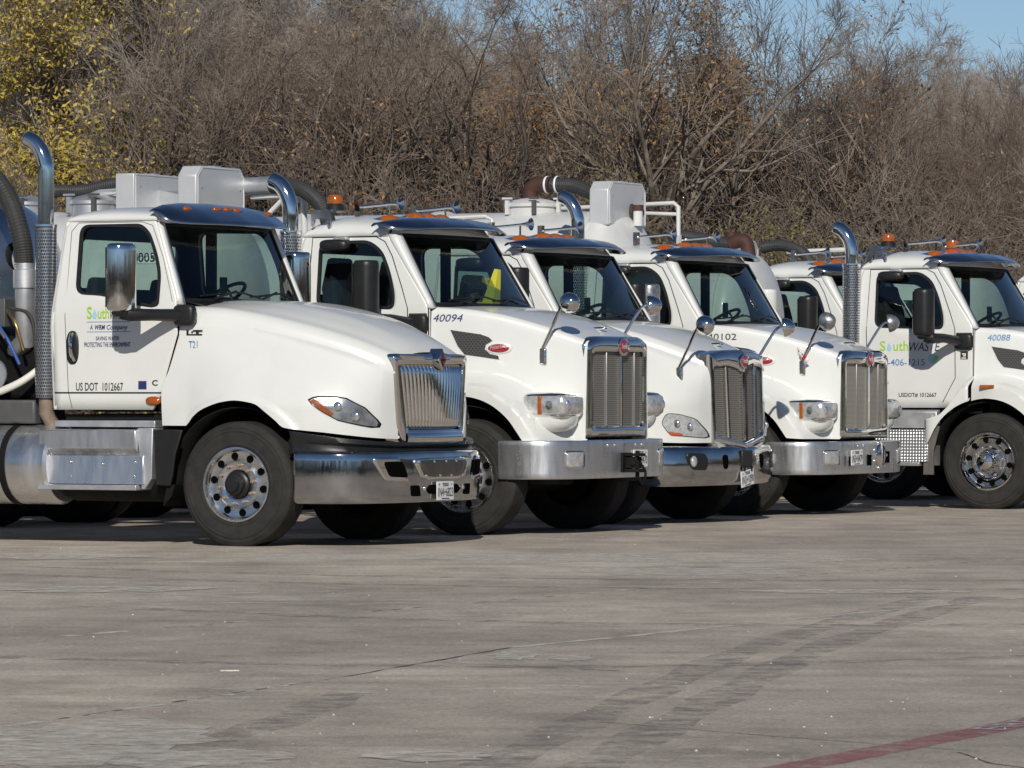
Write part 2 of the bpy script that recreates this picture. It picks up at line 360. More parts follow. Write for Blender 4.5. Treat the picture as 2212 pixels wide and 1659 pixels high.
# ------------------------------------------------------------------ parts shared by the trucks
def sellip(mb, c, r, n=3.0, nu=20, nv=12, rot=None):
    def p(v, e): return math.copysign(abs(v) ** (2.0 / e), v)
    rows = []
    for i in range(nv + 1):
        a = -math.pi / 2 + math.pi * i / nv; a = max(-1.565, min(1.565, a)); row = []
        for j in range(nu):
            b = 2 * math.pi * j / nu
            q = Vector((r[0] * p(math.cos(a), n) * p(math.cos(b), n), r[1] * p(math.cos(a), n) * p(math.sin(b), n), r[2] * p(math.sin(a), n)))
            if rot is not None: q = rot @ q
            row.append((c[0] + q.x, c[1] + q.y, c[2] + q.z))
        rows.append(row)
    return mb.grid(rows, True, True, True)
def frame_ring(mb, outer, inner, x0, x1, depth, fx=None, n=96, rnd=0.02):
    fx = fx or (lambda y, z: 0.0)
    c = (sum(p[0] for p in inner) / len(inner), sum(p[1] for p in inner) / len(inner))
    angs = sorted([2 * math.pi * i / n for i in range(n)] + [math.atan2(p[1] - c[1], p[0] - c[0]) % (2 * math.pi) for p in list(outer) + list(inner)])
    rows = [[] for _ in range(6)]
    for a in angs:
        o, i = ray_poly(c, a, outer), ray_poly(c, a, inner); l = math.hypot(o[0] - c[0], o[1] - c[1])
        s = ((o[0] - c[0]) * (1 - rnd / l) + c[0], (o[1] - c[1]) * (1 - rnd / l) + c[1]); k = 0.3
        m = (s[0] * k + i[0] * (1 - k), s[1] * k + i[1] * (1 - k))
        rows[0].append((x0 + fx(*o), o[0], o[1])); rows[1].append((x1 - rnd + fx(*o), o[0], o[1])); rows[2].append((x1 + fx(*s), s[0], s[1]))
        rows[3].append((x1 + fx(*m), m[0], m[1])); rows[4].append((x1 - 0.012 + fx(*i), i[0], i[1])); rows[5].append((x1 - depth + fx(*i), i[0], i[1]))
    return mb.grid(rows, True)

# wheel: axis y, outer face towards -y
def _wheel_meshes():
    t = MB(); Rr, wd = 0.52, 0.145
    prof = [(0.288, -0.120), (0.300, -0.138), (0.322, -0.148), (0.326, -0.153), (0.340, -0.154), (0.345, -0.150), (0.400, -0.157), (0.432, -0.156), (0.436, -0.160), (0.444, -0.160), (0.448, -0.153), (0.462, -0.150), (0.466, -0.153), (0.474, -0.152), (0.480, -0.147), (0.500, -0.138), (0.511, -0.128)]
    gr = [-0.100, -0.052, 0.0, 0.052, 0.100]
    for g in gr: prof += [(0.519, g - 0.012), (0.519, g - 0.005), (0.503, g - 0.004), (0.503, g + 0.004), (0.519, g + 0.005), (0.519, g + 0.012)]
    prof += [(0.511, 0.128), (0.480, 0.146), (0.400, 0.156), (0.330, 0.150), (0.288, 0.120)]
    t.lathe(prof, axis='y', n=72)
    r = MB(); r.lathe([(0.278, 0.10), (0.280, -0.110), (0.300, -0.134), (0.310, -0.146), (0.309, -0.153), (0.296, -0.154), (0.284, -0.140), (0.274, -0.118), (0.270, -0.106), (0.264, -0.104), (0.206, -0.104), (0.196, -0.116), (0.184, -0.128), (0.135, -0.128), (0.118, -0.120), (0.110, -0.100), (0.0, -0.09)], axis='y', n=64)
    nut = MB(); nut.lathe([(0.019, 0.0), (0.019, -0.006), (0.0145, -0.007), (0.0145, -0.036), (0.009, -0.038), (0.009, -0.05), (0.0, -0.05)], axis='y', n=6)
    hole = MB(); hole.lathe([(0.032, 0.0), (0.0315, -0.006), (0.028, -0.004), (0.0, -0.003)], axis='y', n=18)
    oil = MB(); oil.lathe([(0.112, -0.09), (0.112, -0.135), (0.096, -0.148), (0.085, -0.15), (0.082, -0.195), (0.06, -0.2), (0.058, -0.225), (0.0, -0.228)], axis='y', n=28)
    cap = MB(); cap.lathe([(0.118, -0.12), (0.118, -0.14), (0.108, -0.155), (0.104, -0.21), (0.085, -0.238), (0.05, -0.252), (0.0, -0.257)], axis='y', n=32)
    drum = MB(); drum.lathe([(0.0, 0.0), (0.276, 0.0), (0.276, 0.05), (0.24, 0.06), (0.235, 0.16), (0.10, 0.17), (0.09, 0.24), (0.0, 0.24)], axis='y', n=28)
    for nme, mb, m in (('brake_drum', drum, 'chassis_black'), ('tyre', t, 'rubber'), ('rim', r, 'rim_metal'), ('lug_nut', nut, 'rust_pale'), ('hand_hole', hole, 'dark_gap'), ('hub', oil, 'black_plastic'), ('hub_cap', cap, 'chrome')):
        me = mb.mesh(nme, 30); me.materials.append(M[m]); WM[nme] = me
    me = WM['lug_nut'].copy(); me.materials.clear(); me.materials.append(M['chrome']); WM['lug_nut_chrome'] = me
    me = WM['rim'].copy(); me.materials.clear(); me.materials.append(M['chrome']); WM['rim_bright'] = me
    me = WM['tyre']
WM = {}; _wheel_meshes()
def wheel(root, x, y, z=0.508, style='plain', detail=True):
    s = 1 if y < 0 else -1
    w_ = empty('wheel', (x, y, z), 0 if s > 0 else math.pi); w_.parent = root
    inst('tyre', WM['tyre'], w_); inst('rim', WM['rim_bright' if style == 'bright' else 'rim'], w_); inst('brake_drum', WM['brake_drum'], w_)
    if detail:
        inst('hub_cap' if style == 'bright' else 'hub', WM['hub_cap' if style == 'bright' else 'hub'], w_)
        for k in range(10):
            a = 2 * math.pi * (k + 0.25) / 10
            inst('lug_nut', WM['lug_nut_chrome' if style == 'bright' else 'lug_nut'], w_, (0.158 * math.cos(a), -0.127, 0.158 * math.sin(a)))
            b = a + math.pi / 10
            inst('hand_hole', WM['hand_hole'], w_, (0.235 * math.cos(b), -0.1025, 0.235 * math.sin(b)), (R(0), 0, 0))
    return w_

def cab_shell(root, P, m='white_paint'):
    """sides with window openings, roof, back wall, pillars; returns the cab part and the side map"""
    ox = P['x']; dz = P['dz']
    def ym(z): # half width of the cab at height z
        zz = z - dz; return P['hw'] - P['lean'] * max(0.0, zz - P['belt']) - 0.10 * max(0.0, 1.25 - zz) ** 1.5 - 0.02 * sm((P['belt'] - zz) / 0.1) * 0
    outer = [(x + ox, z + dz) for x, z in P['outer']]; win = round_poly([(x + ox, z + dz) for x, z in P['win']], 0.09, 5)
    cabo = None; near = None
    for s in (-1, 1):
        mb = MB(); ring_panel(mb, outer, win, lambda x, z: (x, s * ym(z), z), 9, 90)
        o = mb.build('door', m, root); solid_in(o, 0.03)
        g = MB(); fill_panel(g, win, lambda x, z: (x, s * (ym(z) - 0.022), z)); gl = g.build('door_window', 'window_glass', o)
        sl = MB(); band(sl, win, lambda x, z: (x, s * ym(z), z), 0.016, 0.006); sl.build('window_seal', 'black_plastic', o)
        if s < 0: near = o
        tr = MB(); ring_panel(tr, outer, win, lambda x, z: (x, s * (ym(z) - 0.045), z), 4, 60); tr.build('door_trim', 'dash_grey', o)
    # roof
    xr, xf, ze = P['roof'][0] + ox, P['roof'][1] + ox, P['roof'][2] + dz; cr = P['roof'][3]; rows = []
    for i in range(15):
        t = i / 14; x = xr + (xf - xr) * (0.5 - 0.5 * math.cos(math.pi * t)); e = abs(2 * t - 1) if P['roof'][4] else 0
        u0 = (0.5 - 0.5 * math.cos(math.pi * t)) * 2 - 1; c = cr * max(0.0, 1 - abs(u0) ** P['roof'][5]) ** (1 / P['roof'][5] * 1.0) if u0 < 0 else cr * (1 - P['roof'][4] * u0 ** 2)
        ye = ym(ze); row = []
        for j in range(25):
            q = math.sin(-math.pi / 2 + math.pi * j / 24); row.append((x, q * ye, ze + c * max(0.0, 1 - abs(q) ** 2.8) ** (1 / 2.8)))
        rows.append(row)
    rf = MB().grid(rows).build('roof', m, root, ang=60); solid(rf, 0.03, 0)
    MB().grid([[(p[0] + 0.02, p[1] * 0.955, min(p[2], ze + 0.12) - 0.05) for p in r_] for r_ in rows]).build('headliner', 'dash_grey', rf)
    # back wall
    xs = [(z, x) for x, z in P['back']]
    def bx(z): return ox + float(np.interp(z - dz, [q[0] for q in sorted(xs)], [q[1] for q in sorted(xs)]))
    z0, z1 = P['back'][0][1] + dz, P['back'][-1][1] + dz
    ow = [(-1, z0), (1, z0), (1, z1), (-1, z1)]; rw_ = P['rw']; iw = round_poly([(-rw_[0], P['belt'] + dz + rw_[1]), (rw_[0], P['belt'] + dz + rw_[1]), (rw_[0], z1 - rw_[2]), (-rw_[0], z1 - rw_[2])], 0.06, 4)
    mb = MB(); ring_panel(mb, ow, iw, lambda y, z: (bx(z), y * ym(z), z), 5, 64); bk = mb.build('back_wall', m, root); solid(bk, 0.03, 0)
    mb = MB(); ring_panel(mb, ow, iw, lambda y, z: (bx(z) + 0.04, y * (ym(z) - 0.04), z), 3, 48); mb.build('back_trim', 'dash_grey', bk)
    g = MB(); fill_panel(g, iw, lambda y, z: (bx(z) - 0.005, y * ym(z), z)); g.build('rear_window', 'window_glass', bk)
    # screen
    (xb, zb), (xt, zt) = P['screen']; xb += ox; xt += ox; zb += dz; zt += dz; bb, bt = P['bow']
    def scr(u, v, push=0.0, inset=0.07):
        x_ = xb + (xt - xb) * v; z_ = zb + (zt - zb) * v; y_ = u * (ym(z_) - inset); b_ = bb + (bt - bb) * v
        return (x_ + b_ * (1 - abs(u) ** 2.2) + push, y_, z_ + push * 0.4 + P.get('sag', 0) * (1 - u * u) * (1 - v))
    rows = [[scr(u, v) for u in np.linspace(-1, 1, 21)] for v in np.linspace(0, 1, 9)]
    ws = MB().grid(rows).build('windshield', 'screen_glass', root)
    fr = MB(); loop = [(-1, v) for v in np.linspace(0, 1, 8)] + [(u, 1) for u in np.linspace(-1, 1, 20)[1:]] + [(1, v) for v in np.linspace(1, 0, 8)[1:]] + [(u, 0) for u in np.linspace(1, -1, 20)[1:]]
    rr = [[], [], [], []]
    for u, v in loop:
        iu, iv = u * 0.972, 0.5 + (v - 0.5) * 0.93
        a, b = Vector(scr(u, v)), Vector(scr(iu, iv)); q = Vector((0.010, 0, 0.006))
        rr[0].append(a - q); rr[1].append(a + q); rr[2].append(b + q); rr[3].append(b - q)
    fr.grid(rr, True); fr.build('screen_seal', 'black_plastic', ws)
    # pillars and header fill the gap between side, glass and roof
    for s in (-1, 1):
        pr = []
        for v in np.linspace(-0.04, 1.0, 12):
            z_ = zb + (zt - zb) * v; xo = ox + float(np.interp(z_ - dz, P['apx'][1], P['apx'][0]))
            e = scr(s, v); pr.append([(xo, s * ym(z_), z_), (xo + (e[0] - xo) * 0.55 + 0.012, s * (ym(z_) - 0.018), z_), (e[0] + 0.004, e[1], e[2])])
        o = MB().grid(pr).build('windshield_pillar', m, root, ang=60); solid(o, 0.035, 0)
        MB().grid([[(p[0] - 0.03, p[1] * 0.96, p[2] - 0.01) for p in r_] for r_ in pr]).build('pillar_trim', 'dash_grey', o)
    hd = [[scr(u, 1.0) for u in np.linspace(-1, 1, 21)], [(xf + 0.01, u * (ym(ze) - 0.004), ze + cr * (1 - P['roof'][4]) * max(0.0, 1 - abs(u) ** 2.8) ** (1 / 2.8)) for u in np.linspace(-1, 1, 21)]]
    o = MB().grid(hd).build('roof_header', m, root, ang=60); solid(o, 0.03, 0)
    cw = MB(); cw.grid([[scr(u, 0.0, 0.012) for u in np.linspace(-1, 1, 21)], [(scr(u, 0.0)[0] + 0.17, scr(u, 0)[1] * 0.88, zb - 0.045) for u in np.linspace(-1, 1, 21)], [(scr(u, 0.0)[0] + 0.2, scr(u, 0)[1] * 0.86, zb - 0.2) for u in np.linspace(-1, 1, 21)]])
    o = cw.build('cowl', 'black_plastic', root); solid(o, 0.01, 0)
    # wipers
    for a0, a1 in ((-0.62, 0.10), (0.12, 0.80)):
        p = scr(a0, 0.03, 0.035); q = scr((a0 + a1) / 2, 0.13, 0.03); e = scr(a1, 0.045, 0.03)
        wv = MB(); wv.tube([p, q], 0.010, 6); b0 = scr(a0 - 0.18, 0.06, 0.026); wv.tube([b0, scr(a0 * 0.4 + a1 * 0.6, 0.12, 0.026), e], 0.009, 6); wv.build('wiper', 'black_plastic', ws)
    # inside: floor, fire wall, dash, seats, steering wheel
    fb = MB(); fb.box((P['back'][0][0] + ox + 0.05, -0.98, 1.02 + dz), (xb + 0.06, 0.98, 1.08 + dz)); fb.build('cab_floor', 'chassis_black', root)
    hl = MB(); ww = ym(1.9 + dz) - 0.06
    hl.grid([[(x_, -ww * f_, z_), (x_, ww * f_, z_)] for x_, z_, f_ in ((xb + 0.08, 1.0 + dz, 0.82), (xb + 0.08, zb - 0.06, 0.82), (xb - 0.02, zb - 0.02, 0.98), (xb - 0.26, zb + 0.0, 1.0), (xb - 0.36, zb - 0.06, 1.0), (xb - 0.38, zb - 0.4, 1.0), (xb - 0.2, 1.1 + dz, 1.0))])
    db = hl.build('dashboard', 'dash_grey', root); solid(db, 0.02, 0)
    hdl = MB(); 0 and hdl.grid([[(x_, -ww + 0.08, z_), (x_, ww - 0.08, z_)] for x_, z_ in ((xt - 0.02, zt - 0.01), (xt - 0.5, ze + 0.02), (xt - 0.8, ze + 0.03))]); None
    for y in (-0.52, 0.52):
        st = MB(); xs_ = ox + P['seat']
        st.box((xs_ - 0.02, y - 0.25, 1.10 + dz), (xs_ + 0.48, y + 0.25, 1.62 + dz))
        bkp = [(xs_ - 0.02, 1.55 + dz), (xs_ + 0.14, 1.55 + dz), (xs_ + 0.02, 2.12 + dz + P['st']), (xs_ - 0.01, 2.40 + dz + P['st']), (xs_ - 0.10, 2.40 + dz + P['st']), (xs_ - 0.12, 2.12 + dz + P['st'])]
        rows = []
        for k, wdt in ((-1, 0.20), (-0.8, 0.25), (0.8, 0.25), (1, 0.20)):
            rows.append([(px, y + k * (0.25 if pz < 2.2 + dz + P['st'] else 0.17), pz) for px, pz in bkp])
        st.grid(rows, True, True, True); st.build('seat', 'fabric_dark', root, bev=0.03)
    sw = MB(); c = Vector((xb - 0.50, 0.52, zb - 0.04 + P.get('sw', 0.06))); ax = Vector((-0.55, 0, 0.83)).normalized(); a = Vector((0, 1, 0)); b = ax.cross(a)
    sw.tube([c + (a * math.cos(t) + b * math.sin(t)) * 0.225 for t in np.linspace(0, 2 * math.pi, 29)], 0.017, 8)
    sw.tube([c - a * 0.22, c - ax * 0.03, c + a * 0.22], 0.018, 6); sw.tube([c - ax * 0.02, c - ax * 0.45], 0.035, 8); sw.build('steering_wheel', 'black_plastic', root)
    pl_ = MB(); pl_.box((xb - 0.93, ww - 0.06, zb - 0.3), (xb - 0.83, ww + 0.0, ze)); pl_.build('belt_pillar', 'fabric_dark', root, bev=0.02)
    ph_ = MB(); ph_.tube([(xb - 0.20, 0.20, zb - 0.02), (xb - 0.24, 0.20, zb + 0.10), (xb - 0.30, 0.24, zb + 0.14)], 0.012, 8); ph_.box((xb - 0.33, 0.18, zb + 0.07), (xb - 0.30, 0.26, zb + 0.23)); ph_.build('phone_mount', 'black_plastic', root)
    return near, ym, scr, ws, rf, bk
def seam(path, parent, r=0.004, m='dark_gap', name='panel_gap'):
    return MB().tube(path, r, 6).build(name, m, parent)

def visor(root, u_pts, back, front, y, m='visor_steel', ox=0, dz=0, bulge=0.02, name='sun_visor'):
    rows = []
    for u in np.linspace(-1, 1, 31):
        bx_, bz = np.interp(abs(u), u_pts, [p[0] for p in back]), np.interp(abs(u), u_pts, [p[1] for p in back])
        fx_, fz = np.interp(abs(u), u_pts, [p[0] for p in front]), np.interp(abs(u), u_pts, [p[1] for p in front]); row = []
        for v in np.linspace(0, 1, 9):
            row.append((bx_ + (fx_ - bx_) * v + ox, u * y * (1 - 0.0 * v), bz + (fz - bz) * v + bulge * 4 * v * (1 - v) + dz))
        rows.append(row)
    o = MB().grid(rows).build(name, m, root, ang=60); solid(o, 0.012, 0); return o

def hood_surface(P):
    xs = P['xs']; f = lambda k: (lambda x: smooth_at(x, xs, P[k]))
    ztop, zsh, hw, yf = f('ztop'), f('zsh'), f('hw'), f('yf')
    zb = lambda x: smooth_at(x, [p[0] for p in P['zb']], [p[1] for p in P['zb']])
    rc = P.get('rc', 0.07)
    def yside(x, z):
        h_, y_ = hw(x), yf(x)
        if P['mode'] == 'radial':
            rho = math.hypot(x - P.get('ax', 0), z - 0.51); t = (P['r1'] - rho) / (P['r1'] - P['r0'])
            lean = P.get('hlean', 0.06) * max(0.0, zsh(x) - z)
            return h_ + lean + (y_ - h_ - lean) * sm(t)
        t = (zsh(x) - z) / (zsh(x) - P['zlow']); t = min(1, max(0, t))
        rho = math.hypot(x - P.get('ax', 0), z - 0.51); lip = 0.022 * sm((P['r1'] - rho) / 0.03)
        return h_ + (y_ - h_) * (0.42 * t + 0.58 * sm(t)) + lip
    return ztop, zsh, hw, yf, zb, rc, yside
def hood(root, P, m='white_paint'):
    ztop, zsh, hw, yf, zb, rc, yside = hood_surface(P)
    x0, x1 = P['xs'][0], P['xs'][-1]; st = sorted(set([round(v, 4) for v in np.linspace(x0, x1, 62)] + [round(v, 4) for v in P['xs']] + [round(p[0], 4) for p in P['zb'] if x0 <= p[0] <= x1]))
    rows = []
    for x in st:
        half = []; zt, zs, h_ = ztop(x), zsh(x), hw(x); r_ = min(rc, h_ * 0.3)
        ridge = P.get('ridge', 0.0)
        for k in range(11):
            u = k / 11; half.append((x, u * (h_ - r_), zt - (zt - zs) * u ** P.get('tp', 2.0) + ridge * math.exp(-((u - 0.52) / 0.07) ** 2) * sm((x1 - x) / 0.5)))
        for k in range(7):
            a = math.pi / 2 * k / 6; half.append((x, h_ - r_ + r_ * math.sin(a), zs - r_ + r_ * math.cos(a)))
        zl = zb(x); zc = zs - r_
        for k in range(1, 31):
            z = zc + (zl - zc) * k / 30; xx = x
            if 'xr' in P:
                sh = lerp(z, [p[0] for p in P['xr']], [p[1] for p in P['xr']]) - x0
                xx = x + sh * max(0.0, 1 - (x - x0) / P.get('xrw', 0.22))
            half.append((xx, yside(x, z), z))
        e = half[-1]; half.append((e[0], e[1] - 0.012, e[2] + 0.004)); half.append((e[0], e[1] - 0.05, e[2] + 0.025))
        rows.append([(p[0], -p[1], p[2]) for p in half[::-1]] + [p for p in half[1:]])
    o = MB().grid(rows).build('hood', m, root, ang=48)
    # nose closed round the grille
    return o, yside, (ztop, zsh, hw, yf, zb)

def bumper(root, path, z0, z1, m, rnd=0.02, lip=0.06, bow=0.0, name='bumper', n=7):
    half = spline([(x, y, 0) for x, y in path], n); pts = half + [Vector((p.x, -p.y, 0)) for p in half[::-1][1:]]
    rows = []
    for i, p in enumerate(pts):
        t = (pts[min(i + 1, len(pts) - 1)] - pts[max(i - 1, 0)]).normalized(); nv = Vector((t.y, -t.x, 0)); row = []
        for off, zz in [(-lip, z0), (-rnd, z0), (-rnd * 0.3, z0 + rnd * 0.3), (0, z0 + rnd)] + [(bow * math.sin(math.pi * k / 8), z0 + rnd + (z1 - z0 - 2 * rnd) * k / 8) for k in range(1, 8)] + [(0, z1 - rnd), (-rnd * 0.3, z1 - rnd * 0.3), (-rnd, z1), (-lip, z1)]:
            q = p + nv * off; row.append((q.x, q.y, zz))
        rows.append(row)
    o = MB().grid(rows).build(name, m, root, ang=50); solid(o, 0.006, 0); return o, pts
def plate(parent, x, y, z, code, tilt=0.0, yaw=0.0):
    """licence plate facing forward, at the middle point given"""
    p = MB().box((-0.004, -0.152, -0.078), (0.004, 0.152, 0.078)).build('licence_plate', 'plate_white', parent, bev=0.004)
    p.location = (x, y, z); p.rotation_euler = (tilt, 0, yaw)
    return p
def plate_text(p, code):
    for s, a, b, bo in (('TEXAS', (-0.055, 0.037), (0.055, 0.066), 0.02), (code, (-0.135, -0.048), (0.135, 0.026), 0.0)):
        lettering(s, 'black_print', p, (0.0055, a[0], a[1]), (0.0055, b[0], b[1]), 'front', bold=bo)
    st = MB()
    for a in (-0.11, 0.11): st.box((0.004, a - 0.008, 0.048), (0.0056, a + 0.008, 0.058))
    st.box((0.004, -0.07, -0.068), (0.0056, 0.07, -0.060)); st.build('plate_marks', 'black_print', p)
def tank_body(root, xh, xe, r, zc, m, rings=(), box=None, head=0.30):
    pr = [(0.0, xh + head)] + [(r * math.sin(a), xh + head * math.cos(a)) for a in np.linspace(0.12, math.pi / 2, 12)] + [(r, xh - 0.02), (r, xe), (r * 0.8, xe - 0.2), (0, xe - 0.28)]
    t = MB().lathe(pr, (0, 0, zc), 'x', 64).build('tank', m, root, ang=40)
    for x in rings: MB().lathe([(r - 0.01, x - 0.05), (r + 0.025, x - 0.045), (r + 0.03, x), (r + 0.025, x + 0.045), (r - 0.01, x + 0.05)], (0, 0, zc), 'x', 64).build('tank_ring', m, t, ang=40)
    return t
def hose(parent, pts, r, m='hose_rubber', name='hose', ribs=True, n=14):
    path = spline(pts, 26); rr = [r * (1.0 if (i % 2) or not ribs else 0.93) for i in range(len(path))]
    return MB().tube(path, rr, n).build(name, m, parent, ang=20 if ribs else 60)
def dome_lid(parent, x, y, z, r=0.26, m='aluminium_plate'):
    mb = MB(); mb.lathe([(r * 0.92, -0.08), (r * 0.92, 0.05), (r, 0.055), (r, 0.085), (r * 0.8, 0.12), (r * 0.3, 0.15), (0, 0.155)], (x, y, z), 'z', 36)
    o = mb.build('manway', m, parent)
    for k in range(6):
        a = k * math.pi / 3; c = MB(); px, py = x + r * 1.05 * math.cos(a), y + r * 1.05 * math.sin(a)
        c.box((px - 0.02, py - 0.02, z - 0.03), (px + 0.02, py + 0.02, z + 0.12)); c.tube([(px - 0.06, py, z + 0.14), (px + 0.06, py, z + 0.14)], 0.012, 6); c.build('clamp', 'grey_plastic' if k % 2 else m, parent)
    return o
def shield_box(parent, x, y, z0, z1, w_, d_, m='box_metal', ch=0.09, name='splash_box'):
    hw = w_ / 2; poly = [(y - hw, z0), (y + hw, z0), (y + hw, z1 - ch), (y + hw - ch, z1), (y - hw + ch, z1), (y - hw, z1 - ch)]
    bx_ = MB().prism(poly, x - d_, x, 'x').build(name, m, parent, bev=0.012)
    cy, cz = y, (z0 + z1) / 2; inn = [(cy + (a - cy) * 0.93, cz + (b - cz) * 0.93) for a, b in poly]; k = len(poly)
    for i in range(k):   # folded seam round the front face
        a, b = inn[i], inn[(i + 1) % k]; MB().tube([(x + 0.001, a[0], a[1]), (x + 0.001, b[0], b[1])], 0.005, 6).build('seam_bead', m, bx_)
    for a, b in ((-0.36, 0.08), (0.36, 0.08), (-0.36, 0.30), (0.36, 0.30)):
        q = MB(); sellip(q, (x + 0.002, y + a * w_ / 0.92, z0 + b), (0.008, 0.012, 0.012), 2, 8, 6); q.build('bolt', 'lamp_silver', bx_)
    q = MB(); q.box((x - 0.03, y - 0.05, z1 - 0.004), (x - 0.16, y + 0.05, z1 + 0.012)); q.build('hinge', 'aluminium_plate', bx_)
    return bx_
def stack(root, x, y, z0, zg, zt, r=0.075, back=(0.0, 0.0), dirx=-1, lip=True):
    """exhaust: perforated guard and a chrome pipe whose tip curls back"""
    g = empty('exhaust_stack', (x, y, z0)); g.parent = root
    MB().lathe([(r * 1.35, 0), (r * 1.35, zg - z0), (r * 1.1, zg - z0 + 0.004)], n=40).build('guard', 'guard_slots', g)
    MB().lathe([(r * 1.40, zg - z0 - 0.02), (r * 1.42, zg - z0), (r * 1.40, zg - z0 + 0.02)], n=40).build('clamp_band', 'chrome', g)
    h_ = zt - z0; pts = [(0, 0, zg - z0 - 0.05), (0, 0, zg - z0 + 0.1), (0, 0, h_ - 0.30), (0.01 * dirx, 0, h_ - 0.22), (0.045 * dirx, 0, h_ - 0.13), (0.11 * dirx, 0, h_ - 0.05), (0.19 * dirx, 0, h_ - 0.01)]
    p = MB().tube(spline(pts, 6), r, 28, cap=False).build('pipe', 'chrome', g, ang=60); solid(p, 0.006, -1)
    MB().tube([(0, 0, 0), (0, 0, -0.12), (0.05, 0.1, -0.3), (0.1, 0.3, -0.4)], r * 0.9, 16).build('elbow', 'rust_pale', g)
    return g
def chassis(root, xf, xb, front_x=0.0, rear=(-5.0, -6.3), style='plain'):
    mb = MB()
    for y in (-0.43, 0.43): mb.box((xb, y - 0.04, 0.72), (xf, y + 0.04, 0.98))
    for x in np.arange(xb + 0.3, xf, 0.9): mb.box((x - 0.05, -0.42, 0.76), (x + 0.05, 0.42, 0.94))
    mb.build('frame_rails', 'chassis_black', root)
    ax = MB(); ax.tube([(front_x, -0.95, 0.5), (front_x, -0.6, 0.42), (front_x, 0.6, 0.42), (front_x, 0.95, 0.5)], 0.07, 10); ax.box((front_x - 0.7, -0.48, 0.50), (front_x + 0.75, -0.38, 0.60)); ax.box((front_x - 0.7, 0.38, 0.50), (front_x + 0.75, 0.48, 0.60)); ax.build('front_axle', 'chassis_black', root)
    en = MB(); en.box((-0.9, -0.36, 0.62), (0.62, 0.36, 1.35)); en.box((-0.2, -0.3, 0.42), (0.4, 0.3, 0.63)); en.box((0.62, -0.5, 0.60), (0.75, 0.5, 1.45)); en.build('engine', 'chassis_black', root, bev=0.03)
    for x in rear:
        r_ = MB().tube([(x, -1.0, 0.51), (x, 1.0, 0.51)], 0.09, 10).build('rear_axle', 'chassis_black', root)
        for y in (-1.08, -0.76, 0.76, 1.08): wheel(root, x, y, 0.508, style, detail=(y == -1.08))
def liner(root, xa=0.0, r=0.66, y0=0.55, y1=1.12):
    for s in (-1, 1):
        rows = [[(xa + r * math.cos(a), s * y, 0.51 + r * math.sin(a) * 0.96) for y in (y0, y1)] for a in np.linspace(-0.1, math.pi + 0.1, 24)]
        o = MB().grid(rows).build('fender_liner', 'chassis_black', root); solid(o, 0.01, 0)
def mirror(root, c, size, base, m='black_plastic', mbase='black_plastic', side=-1, glass_back=True):
    sx, sy, sz = size; x, y, z = c; y = abs(y) * side
    g = empty('side_mirror', (0, 0, 0)); g.parent = root
    mb = MB(); rows = []
    for k, (dzz, sc_) in enumerate(((-0.5, 0.82), (-0.485, 0.92), (-0.46, 0.98), (-0.4, 1.0), (0.4, 1.0), (0.46, 0.98), (0.485, 0.92), (0.5, 0.82))):
        ring = round_poly([(-sx / 2, -sy / 2), (sx * 0.2, -sy / 2), (sx / 2, -sy * 0.18), (sx / 2, sy * 0.3), (sx * 0.2, sy / 2), (-sx / 2, sy / 2)], 0.05, 4)
        rows.append([(x + px * sc_, y + py * sc_, z + dzz * sz) for px, py in ring])
    mb.grid(rows, True, True, True); mb.build('mirror_head', m, g, ang=40)
    MB().box((x - sx / 2 - 0.006, y - sy * 0.42, z - sz * 0.44), (x - sx / 2 + 0.002, y + sy * 0.42, z + sz * 0.44)).build('mirror_glass', 'chrome', g)
    ft = MB(); rows = []
    for dzz, sc_ in ((-0.5, 0.75), (-0.535, 0.7), (-0.57, 0.5)): rows.append([(x + px * sc_, y + py * sc_, z + dzz * sz - 0.004) for px, py in round_poly([(-sx / 2, -sy / 2), (sx / 2, -sy / 2), (sx / 2, sy / 2), (-sx / 2, sy / 2)], 0.06, 4)])
    bx_, by_, bz = base; by_ *= 1
    ft.grid(rows, True, True, True)
    ft.tube([(x, y, z - 0.52 * sz), (x + 0.06, y + 0.02 * -side, z - 0.55 * sz), (x + (bx_ - x) * 0.5, y + (by_ - y) * 0.5, z - 0.55 * sz), (bx_ - 0.04, by_, bz)], [0.06, 0.055, 0.05, 0.055], 10)
    ft.build('mirror_arm', 'black_plastic', g)
    b = MB(); sellip(b, (bx_, by_ + 0.02 * -side, bz), (0.10, 0.05, 0.09), 4); b.build('mirror_base', 'black_plastic', g)
    return g
def hood_mirror(root, base, head, m='chrome', r=0.095, yaw=0.0):
    g = empty('hood_mirror', (0, 0, 0)); g.parent = root
    bx_, by_, bz = base; hx, hy, hz = head
    b = MB(); b.box((bx_ - 0.035, by_ - 0.012, bz - 0.075), (bx_ + 0.035, by_ + 0.03, bz + 0.075)); b.build('foot', 'chrome', g, bev=0.015)
    p = spline([(bx_, by_ - 0.01, bz + 0.07), (bx_ + (hx - bx_) * 0.25, by_ + (hy - by_) * 0.25, bz + (hz - bz) * 0.45), (bx_ + (hx - bx_) * 0.65, by_ + (hy - by_) * 0.65, hz - 0.05), (hx - 0.05, hy, hz + 0.01), (hx, hy, hz)], 6)
    MB().tube(p, 0.014, 8).build('arm', 'chrome', g)
    h_ = MB(); h_.lathe([(0.0, 0.10), (r * 0.35, 0.092), (r * 0.65, 0.07), (r * 0.88, 0.035), (r, 0.0), (r * 0.98, -0.02), (r * 0.9, -0.024), (0, -0.018)], axis='x', n=32)
    o = h_.build('mirror_head', m, g, ang=50); o.location = (hx, hy, hz); o.rotation_euler = (0, R(-8), yaw)
    return g
